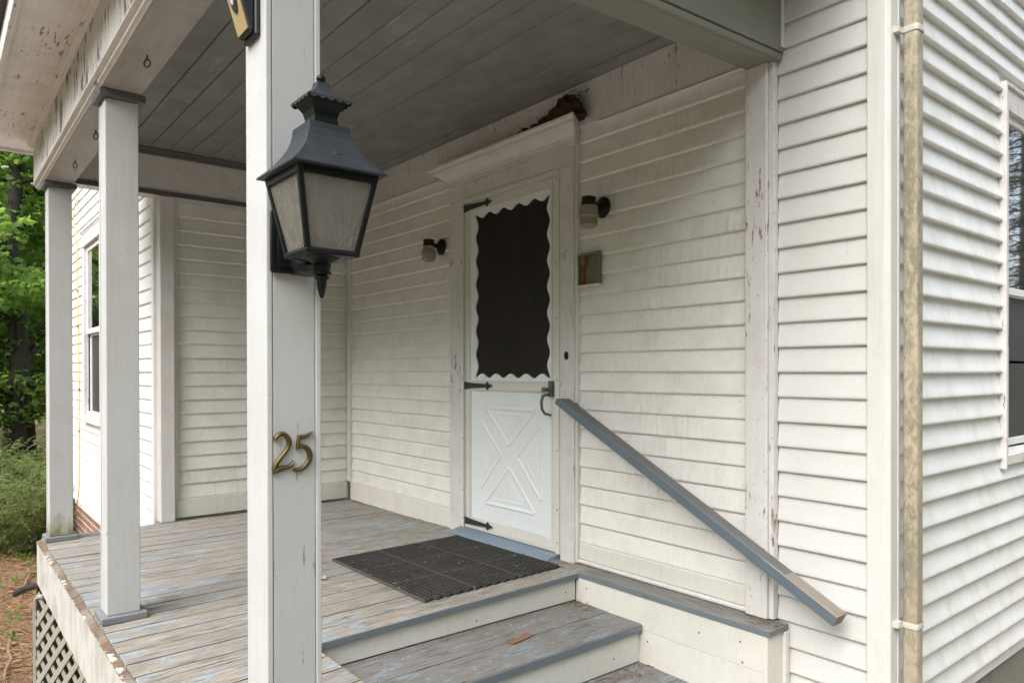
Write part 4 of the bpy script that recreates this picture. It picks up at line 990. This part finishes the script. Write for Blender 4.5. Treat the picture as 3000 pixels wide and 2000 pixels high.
# ================================================================= DOWNSPOUT
ds = thing('downspout', 'mildewed cream downspout strapped to the side wall at the corner', 'downspout')
dc = (4.3175, .072 + .010)
def rrect(cx, cy, a, b, r, n=4):
    o = []
    for sx, sy, t0 in ((1, 1, 0), (-1, 1, 90), (-1, -1, 180), (1, -1, 270)):
        for k in range(n + 1):
            t = R(t0 + 90 * k / n); o.append((cx + sx * (a - r) + r * math.cos(t), cy + sy * (b - r) + r * math.sin(t)))
    return o
dpr = rrect(dc[0], dc[1], .025, .028, .011)
MB().prism(dpr, 'z', -.60, 4.9).build('pipe', 'downspout_paint', ds, smooth=True)
for z_ in (2.262, .138):
    o = rrect(dc[0], dc[1], .0275, .0305, .012); i_ = rrect(dc[0], dc[1], .0252, .0282, .011); st_ = MB(); n_ = len(o)
    for zz, w_ in ((-.011, 0), (-.007, .0015), (0, .0005), (.007, .0015), (.011, 0)):
        st_.v += [(p[0] + (p[0] - dc[0]) * w_ * 25, p[1] + (p[1] - dc[1]) * w_ * 25, z_ + zz) for p in o]
    for a_ in range(4):
        for k in range(n_): st_.f.append((a_ * n_ + k, a_ * n_ + (k + 1) % n_, (a_ + 1) * n_ + (k + 1) % n_, (a_ + 1) * n_ + k)); st_.mi.append(0)
    st_.box(4.270, 4.2935, dc[1] - .060, dc[1] - .026, z_ - .010, z_ + .010)
    st_.box(4.2685, 4.2715, dc[1] - .075, dc[1] - .056, z_ - .012, z_ + .012)
    st_.build('strap', 'strap_white', ds, smooth=True)

# ================================================================= EYE HOOKS under the front beam
eh = MB(); R_ = .014
ring_pts = [(R_ * math.cos(t), 0, -.030 + R_ * math.sin(t)) for t in [2 * math.pi * k / 18 for k in range(19)]]
eh.tube(ring_pts, .0028, 8, cap=False); eh.tube([(0, 0, 0), (0, 0, -.018)], .003, 8); eh.tube([(0, 0, -.044), (0, 0, -.046)], .0028, 6)
ehm = eh.mesh('eye_hook', 'eye_rust', smooth=True)
for i, (x_, lab) in enumerate(((.80, 'rusty screw eye under the beam next to the far post'), (1.44, 'rusty screw eye under the beam just beyond the middle post'), (2.50, 'rusty screw eye under the beam between middle post and lantern post'))):
    o = put('screw_eye', ehm, None, (x_, -2.028, BZ - .0002), lab, 'screw eye', 'screw eyes under the front beam'); o.rotation_euler.z = R(35)

# ================================================================= YELLOW CABLE on the wing front
yc = thing('yellow_cable', 'thin yellow cable clipped down the front of the wing', 'cable')
cp_ = [(-3.28, wy - .006, 2.84), (-3.42, wy - .01, 2.86), (-3.56, wy - .012, 2.79), (-3.60, wy - .012, 2.68), (-3.50, wy - .008, 2.55), (-3.38, wy - .006, 2.40), (-3.40, wy - .006, 2.2), (-3.37, wy - .006, 1.9), (-3.35, wy - .006, 1.55), (-3.33, wy - .006, 1.2), (-3.29, wy - .006, .9), (-3.29, wy - .006, .6), (-3.31, wy - .006, .3), (-3.32, wy - .006, .05), (-3.34, wy - .006, -.15), (-3.40, wy - .006, -.28), (-3.52, wy - .006, -.40), (-3.62, wy - .006, -.52)]
MB().tube(cp_, .006, 6).build('cable', 'cable_yellow', yc, smooth=True)
clip = MB().box(-.02, .02, -.008, .008, -.006, .006).mesh('clip', 'plastic_black', .001)
for (x_, z_) in ((-3.37, 1.9), (-3.345, 1.52), (-3.29, .86), (-3.30, .42)): put('clip', clip, yc, (x_, wy - .010, z_))

# ================================================================= LATTICE below the deck
random.seed(3)
lat = thing('lattice_panel', 'weathered grey diagonal lattice skirt leaning below the porch deck', 'lattice')
LX0, LX1, LZ0, LZ1 = 0, 1.5, -1.0, -.30
def lattice(sgn, yy, parent):
    c0 = LX0 - .5
    s = c0
    while s < LX1 + .5:
        pts = []
        # line x = s + sgn*(z-LZ0)
        za, zb = LZ0, LZ1
        xa, xb = s + sgn * (za - LZ0), s + sgn * (zb - LZ0)
        # clip in x
        def at(z): return s + sgn * (z - LZ0)
        zs = [za, zb]
        for xc in (LX0 + .01, LX1 - .01):
            z_ = LZ0 + sgn * (xc - s)
            if za < z_ < zb: zs.append(z_)
        zs = sorted(zs); seg = None
        for q in range(len(zs) - 1):
            mz = (zs[q] + zs[q + 1]) / 2
            if LX0 < at(mz) < LX1: seg = (zs[q], zs[q + 1])
        if seg and seg[1] - seg[0] > .05:
            a_, b_ = Vector((at(seg[0]), yy, seg[0])), Vector((at(seg[1]), yy, seg[1])); w_ = .0175
            d = (b_ - a_).normalized(); nn = Vector((-d.z, 0, d.x)) * w_; t_ = Vector((0, .0028, 0))
            MB().hexa([a_ - nn - t_, a_ + nn - t_, a_ + nn + t_, a_ - nn + t_, b_ - nn - t_, b_ + nn - t_, b_ + nn + t_, b_ - nn + t_]).build('lattice_slat', 'lattice_wood', lat)
        s += .122
lattice(1, 0, lat); lattice(-1, .0064, lat)
MB().tube([(LX0 - .004, .003, -1.0), (LX0 - .006, .003, -.40), (LX0 + .004, .003, -.345), (LX0 + .03, .003, -.318), (LX0 + .10, .003, -.305)], .014, 6).build('edge_rail', 'lattice_wood', lat)
lat.rotation_euler = (0, 0, R(19)); lat.location = (.19, -2.165, 0)

# ================================================================= SMALL THINGS on the steps and deck
ws = MB(); ws.hexa([(3.040, -.762, -.1040), (3.068, -.752, -.1040), (3.045, -.612, -.1040), (3.005, -.628, -.1040), (3.040, -.762, -.0995), (3.068, -.752, -.0995), (3.045, -.612, -.0995), (3.005, -.628, -.0995)])
wsc = ws.build('wood_scrap', 'cardboard', None, .0008, label='flat brown scrap of wood lying on the step', cat='wood scrap')
random.seed(17)
def fleck(mb, x, y, z, s):
    a = random.random() * 6.28; e = random.uniform(.25, .6); c_, s2 = math.cos(a), math.sin(a)
    pts = [(-1, -.3), (-.2, -1), (.9, -.5), (1, .4), (.1, 1), (-.8, .6)]
    mb.add([(x + (px * c_ - py * e * s2) * s, y + (px * s2 + py * e * c_) * s, z + random.uniform(0, .3) * s) for px, py in pts], [(0, 1, 2, 3, 4, 5)])
db = MB(); dw = MB()
def dz(x, y): return slope(x) * (y - YF) + .0015
for i in range(70): x = random.uniform(.06, 1.5); y = -abs(random.gauss(0, .035)) - .008; fleck(db, x, y, dz(x, y), random.uniform(.004, .013))
for i in range(50): x = abs(random.gauss(0, .03)) + .012; y = random.uniform(-1.4, -.05); fleck(db, x, y, dz(x, y), random.uniform(.004, .012))
for i in range(150): x = random.uniform(.1, 2.75); y = random.uniform(-2.08, -.03); fleck(db, x, y, dz(x, y), random.uniform(.002, .007))
for i in range(90): x = random.uniform(MX0, MX1); y = random.uniform(MY0, MY1); fleck(random.choice((db, dw, db)), x, y, dz(x, y) + .0115, random.uniform(.002, .007))
for i in range(170): x = 2.806 + abs(random.gauss(0, .03)); y = random.uniform(-1.5, -.14); fleck(db, x, y, -.1045, random.uniform(.002, .007))
for i in range(90): x = 2.806 + abs(random.gauss(0, .07)); y = -.135 - abs(random.gauss(0, .06)); fleck(db, x, y, -.1045, random.uniform(.003, .011))
for i in range(120): x = random.uniform(2.82, 3.22); y = random.uniform(-1.5, -.14); fleck(random.choice((db, dw, dw)), x, y, -.1045, random.uniform(.0015, .0055))
for i in range(110): x = 3.226 + abs(random.gauss(0, .06)); y = -.135 - abs(random.gauss(0, .25)); fleck(db, x, y, -.2835, random.uniform(.003, .013))
for i in range(45): x = 2.72 + random.random() * 1.1; fleck(db, x, -.03 - abs(random.gauss(0, .012)), .041, random.uniform(.003, .009))
for i in range(70): x = random.gauss(3.78, .06); fleck(db, min(x, 3.87), -.042 - abs(random.gauss(0, .02)), .0405, random.uniform(.003, .01))
for i in range(40): x = random.uniform(2.55, 2.72); y = random.uniform(-.16, -.035); fleck(db, x, y, dz(x, y), random.uniform(.004, .011))
db.build('leaf_debris', 'debris', kind='stuff', label='brown crumbs of leaves and bark scattered over deck and steps', cat='debris')
dw.build('paint_crumbs', 'debris_white', kind='stuff', label='pale paint crumbs scattered over mat and steps', cat='debris')
lf = MB()
for i in range(26):
    a = random.random() * 6.28; r = random.random() * .035; x, y = 2.05 + r * math.cos(a) * 1.0 + .0, -1.16 + r * math.sin(a)
    fleck(lf, x, y, dz(x, y) + random.uniform(.001, .012), random.uniform(.006, .014))
lf.build('dry_leaf', 'debris_white', label='crumpled pale dead leaf lying on the deck beside the mat', cat='leaf')

# ================================================================= GROUND LITTER, weeds, drain pipe
random.seed(31)
lit = MB()
for i in range(9000):
    u = random.random(); x = -7 + 9.5 * random.random(); y = -1.62 - abs(random.gauss(0, 1.0)) * (1 if x < .1 else 1)
    if x > .0 and y > -2.2: y = -2.2 - random.random() * 1.4
    if x < .0 and random.random() < .5: y = random.uniform(-2.6, -1.5)
    l = random.choice((.03, .05, .09, .16, .05, .22)) * random.uniform(.6, 1.4); a = random.gauss(.4, .7) + (1.57 if random.random() < .25 else 0)
    w_ = random.uniform(.0015, .004); z = gh(x, y) + random.uniform(.002, .035)
    dx, dy = math.cos(a) * l / 2, math.sin(a) * l / 2; nx, ny = -math.sin(a) * w_, math.cos(a) * w_; t = random.uniform(-.012, .012)
    lit.add([(x - dx - nx, y - dy - ny, z - t), (x + dx - nx, y + dy - ny, z + t), (x + dx + nx, y + dy + ny, z + t), (x - dx + nx, y - dy + ny, z - t), (x, y, z + w_ * 1.5)], [(0, 1, 4), (1, 2, 4), (2, 3, 4), (3, 0, 4)])
for i in range(1500):
    x = random.uniform(-6, 1.5); y = random.uniform(-3.2, -1.5)
    if x > .0 and y > -2.2: continue
    fleck(lit, x, y, gh(x, y) + random.uniform(.005, .04), random.uniform(.015, .04))
lit.build('leaf_litter', 'straw', kind='stuff', label='brown straw and dead leaves covering the ground by the porch', cat='leaf litter')
wd = MB()
def blade_leaf(mb, p, d, l, w):
    d = d.normalized(); s = d.cross(Vector((0, 0, 1))); s = s.normalized() if s.length > .01 else Vector((1, 0, 0)); nn = s.cross(d) * .12
    v = [p, p + d * l * .3 + s * w + nn * l, p + d * l * .7 + s * w * .8 + nn * l * .8, p + d * l - nn * l * .5, p + d * l * .7 - s * w * .8 + nn * l * .8, p + d * l * .3 - s * w + nn * l]
    mb.add(v, [(0, 1, 2, 3), (0, 3, 4, 5)])
for i in range(46):
    x = random.uniform(-5.2, -.2); y = random.uniform(-2.5, -1.75) if i % 3 else random.uniform(-1.95, -1.6); z = gh(x, y)
    for k in range(random.randint(5, 11)):
        a = random.random() * 6.28; d = Vector((math.cos(a), math.sin(a), random.uniform(.2, 1.2))); blade_leaf(wd, Vector((x, y, z + random.uniform(0, .05))) + d * .02, d, random.uniform(.03, .07), random.uniform(.006, .014))
wd.build('weeds', 'weed_leaf', kind='stuff', label='bright green weeds sprouting through the leaf litter', cat='weeds')
MB().tube([(-.75, -1.62, -.56), (-1.43, -1.98, -.655), (-1.60, -2.06, -.71), (-1.72, -2.12, -.77)], .027, 12).build('drain_pipe', 'pipe_black', smooth=True, label='black plastic drain pipe lying on the leaf litter', cat='pipe')
for i, (p, q, r_, lab) in enumerate((((-1.35, -2.18, gh(-1.35, -2.18) + .02), (.0, -2.30, gh(0, -2.3) + .02), .013, 'pale peeled branch lying in the litter by the lattice'), ((-.75, -2.42, gh(-.75, -2.42) + .02), (.45, -2.36, gh(.45, -2.36) + .02), .016, 'thick bleached branch lying across the straw'), ((-3.2, -1.86, gh(-3.2, -1.86) + .02), (-1.9, -2.12, gh(-1.9, -2.12) + .02), .010, 'thin dry stick lying by the weeds'))):
    p, q = Vector(p), Vector(q); pts_ = [p.lerp(q, t / 6) + Vector((0, random.uniform(-.02, .02), random.uniform(-.008, .012))) for t in range(7)]
    MB().tube(pts_, [r_ * (1 - .08 * k) for k in range(7)], 7).build('fallen_branch', 'twig', smooth=True, label=lab, cat='branch')

# ================================================================= TREES AND SHRUBS
random.seed(44)
def maple_leaf(mb, p, d, s):
    """five-lobed leaf, folded along the midrib"""
    d = d.normalized(); a = d.cross(Vector((random.uniform(-1, 1), random.uniform(-1, 1), random.uniform(.4, 1)))).normalized(); nn = a.cross(d)
    L = [(0, 0), (.42, -.02), (.34, .18), (.62, .42), (.36, .46), (.28, .60), (0, 1.0)]
    right = [p + d * y * s + a * x * s - nn * x * .28 * s for x, y in L]
    left = [p + d * y * s - a * x * s - nn * x * .28 * s for x, y in L[1:-1]]
    o = len(mb.v); mb.v += [tuple(v) for v in right + left]
    mb.f += [(o, o + 1, o + 2), (o, o + 2, o + 3, o + 4), (o, o + 4, o + 5, o + 6)]; mb.f += [(o, o + 8, o + 7), (o, o + 10, o + 9, o + 8), (o, o + 6, o + 11, o + 10)]; mb.mi += [0] * 6
def branch_tree(h, trunk_r, crown_lo, crown_r, n_limb, n_leaf, leaf_s, seed):
    random.seed(seed); tr = MB(); leafpts = []
    tp = [Vector((0, 0, -.3))]
    for i in range(1, 9): t = i / 8; tp.append(Vector((random.uniform(-.12, .12) * t * 2, random.uniform(-.12, .12) * t * 2, h * t)))
    tr.tube(tp, [trunk_r * (1.35 if i == 0 else 1.0) * (1 - .09 * i) for i in range(9)], 12)
    for i in range(n_limb):
        t = random.uniform(crown_lo / h, .98); b = tp[min(7, int(t * 8))].lerp(tp[min(8, int(t * 8) + 1)], t * 8 - int(t * 8)) if t < 1 else tp[8]
        a = random.random() * 6.28 + i * 2.4; f = (t - crown_lo / h) / (1 - crown_lo / h)
        ln = crown_r * (1 - .45 * abs(f - .35)) * random.uniform(.7, 1.15); d = Vector((math.cos(a), math.sin(a), random.uniform(-.05, .55)))
        q = [b]; cur = b
        for k in range(5): cur = cur + (d + Vector((random.uniform(-.25, .25), random.uniform(-.25, .25), random.uniform(-.22, .12)))) * ln / 5; q.append(cur)
        r0 = trunk_r * .32 * (1.1 - f * .6); tr.tube(q, [r0 * (1 - .17 * k) for k in range(6)], 6)
        for k in range(1, 6):
            for s_ in range(4):
                sd_ = Vector((random.uniform(-1, 1), random.uniform(-1, 1), random.uniform(-.35, .35))); e = q[k] + sd_ * ln * .22
                tr.tube([q[k], q[k].lerp(e, .5) + Vector((0, 0, .04)), e], [r0 * .25, r0 * .16, .004], 4, cap=False); leafpts.append((q[k], e))
    lv = MB()
    for i in range(n_leaf):
        a_, e_ = random.choice(leafpts); p = a_.lerp(e_, random.uniform(.2, 1.15)) + Vector((random.gauss(0, .16), random.gauss(0, .16), random.gauss(0, .07)))
        d = Vector((random.uniform(-1, 1), random.uniform(-1, 1), random.uniform(-.9, .15))); maple_leaf(lv, p, d, leaf_s * random.uniform(.7, 1.25))
    return tr, lv
t1, l1 = branch_tree(8.5, .19, .75, 2.9, 46, 22000, .105, 101)
t2, l2 = branch_tree(9.5, .13, .5, 2.7, 44, 20000, .11, 202)
tm1, lm1 = t1.mesh('trunk', 'bark', smooth='all'), l1.mesh('crown', 'maple_leaf')
tm2, lm2 = t2.mesh('trunk', 'bark', smooth='all'), l2.mesh('crown', 'maple_leaf')
spots = [(-9.8, -1.50, .3, 0, 1.0, 'large maple with dark trunk standing beyond the far porch post'), (-12.0, .6, 2.1, 1, 1.05, 'maple behind the end of the wing'), (-12.5, -3.6, 4.0, 1, 1.0, 'leafy maple beyond the shrubs at the clearing edge'),
         (-15.5, -.9, 1.2, 0, 1.15, 'maple deeper in the wood behind the large maple'), (-12.0, -6.0, 5.1, 0, 1.0, 'maple at the far side of the clearing'), (-18.5, -3.2, 3.3, 1, 1.25, 'tall maple far back in the wood'), (-15.5, 1.5, .7, 0, 1.2, 'tall maple far back behind the wing'), (-8.0, -9.0, 2.7, 1, 1.1, 'maple in the open woodland in front of the house')]
for x, y, rz_, k, s, lab in spots:
    o = thing('maple_tree', lab, 'tree', group='maple trees at the wood edge'); o.location = (x, y, gh(x, y)); o.rotation_euler.z = rz_; o.scale = (s, s, s)
    put('trunk', (tm1, tm2)[k], o); put('crown', (lm1, lm2)[k], o)
# conifers off to the right that the side window mirrors
random.seed(77)
ct = MB().tube([(0, 0, -.3), (0, 0, 5), (0, 0, 11)], [.16, .11, .02], 10); cl = MB()
for i in range(150):
    z = .9 + 9.9 * (i / 150); a = i * 2.4; ln = 2.4 * (1 - z / 11.4) + .25
    tip = Vector((math.cos(a) * ln, math.sin(a) * ln, z - .25 * ln)); ct.tube([(0, 0, z), tuple(Vector((0, 0, z)).lerp(tip, .5) + Vector((0, 0, .08))), tuple(tip)], [.022, .014, .004], 4, cap=False)
    for k in range(95):
        t = random.uniform(.12, 1.03); p = Vector((0, 0, z)).lerp(tip, t) + Vector((random.gauss(0, .09), random.gauss(0, .09), random.gauss(0, .05)))
        d = Vector((random.uniform(-1, 1), random.uniform(-1, 1), random.uniform(-.8, .4))).normalized() * random.uniform(.08, .16); s_ = d.cross(Vector((.3, .5, 1))).normalized() * .012
        cl.add([p - s_, p + s_, p + d], [(0, 1, 2)])
ctm, clm = ct.mesh('trunk', 'bark'), cl.mesh('crown', 'needle_leaf')
for x, y, s, lab in ((8.6, 12.5, .95, 'hemlock mirrored in the side window'), (12.5, 15.5, 1.1, 'second hemlock mirrored in the side window, farther back'), (9.2, 19.5, 1.2, 'tall hemlock standing behind the mirrored pair'), (13.5, 8.0, .8, 'small hemlock beside the side yard')):
    o = thing('hemlock_tree', lab, 'tree', group='hemlocks beyond the side yard'); o.location = (x, y, GZ); o.scale = (s, s, s); put('trunk', ctm, o); put('crown', clm, o)
# shrubs beyond the porch end
def shrub(seed, n_stem, h, n_leaf, mat, ls):
    random.seed(seed); st = MB(); lv = MB(); L2 = []
    for i in range(n_stem):
        a = random.random() * 6.28; r = random.random(); d = Vector((math.cos(a) * r, math.sin(a) * r, 1)).normalized(); p = Vector((math.cos(a) * r * .2, math.sin(a) * r * .2, 0)); q = [p]; c_ = p
        hh = h * random.uniform(.6, 1.1)
        for k in range(5): c_ = c_ + (d + Vector((random.uniform(-.3, .3), random.uniform(-.3, .3), random.uniform(-.15, .1) - .07 * k))) * hh / 5; q.append(c_)
        st.tube(q, [.011, .009, .007, .005, .004, .002], 5, cap=False)
        for k in range(1, 6):
            for s_ in range(3): e = q[k] + Vector((random.uniform(-1, 1), random.uniform(-1, 1), random.uniform(-.2, .6))) * .22; st.tube([q[k], e], [.004, .0015], 4, cap=False); L2.append((q[k], e))
    for i in range(n_leaf):
        a_, e_ = random.choice(L2); p = a_.lerp(e_, random.uniform(.1, 1.1)) + Vector((random.gauss(0, .03), random.gauss(0, .03), random.gauss(0, .03)))
        blade_leaf(lv, p, Vector((random.uniform(-1, 1), random.uniform(-1, 1), random.uniform(-.5, .6))), ls * random.uniform(.7, 1.3), ls * .26)
    return st.mesh('stems', 'twig'), lv.mesh('foliage', mat)
sa, sb = shrub(5, 26, 1.35, 5200, 'shrub_leaf', .055), shrub(6, 22, 1.15, 4600, 'shrub_leaf', .05)
for x, y, rz_, k, s, lab in ((-4.1, -1.72, 0, 0, .9, 'yellow-green shrub crowding the far porch post'), (-5.0, -2.25, 1.9, 1, 1.0, 'shrub with loose arching sprays in the litter clearing'), (-5.9, -1.55, 3.0, 0, 1.05, 'shrub growing at the foot of the large maple'), (-5.7, -3.2, 4.2, 1, 1.1, 'broad shrub at the clearing edge'), (-7.2, -2.4, 5.0, 0, 1.2, 'tall shrub behind the loose arching shrub')):
    o = thing('shrub', lab, 'shrub', group='shrubs beyond the porch'); o.location = (x, y, gh(x, y) - .02); o.rotation_euler.z = rz_; o.scale = (s, s, s)
    put('stems', (sa, sb)[k][0], o); put('foliage', (sa, sb)[k][1], o)

# wood in one mass: backdrop, plus unseen ring added to block low sky light
random.seed(91); wdl = MB()
for i in range(32000):
    a = R(random.uniform(-125, 50)) if i % 6 else R(random.uniform(150, 235)); r = random.uniform(15, 20) if i % 6 else random.uniform(24, 32)
    top_ = 7.8 + 2.0 * max(0, math.cos(a)) + 1.6 * math.sin(a * 7) + 1.1 * math.sin(a * 17 + 1)
    z = GZ + (random.random() ** .8) * top_; x, y = 2 + r * math.cos(a), -1 + r * math.sin(a)
    maple_leaf(wdl, Vector((x, y, z)), Vector((random.uniform(-1, 1), random.uniform(-1, 1), random.uniform(-.9, .2))), random.uniform(.3, .6))
wdl.build('woodland', 'maple_leaf', kind='stuff', label='green woodland backdrop with an added unseen ring blocking low sky light', cat='woodland')
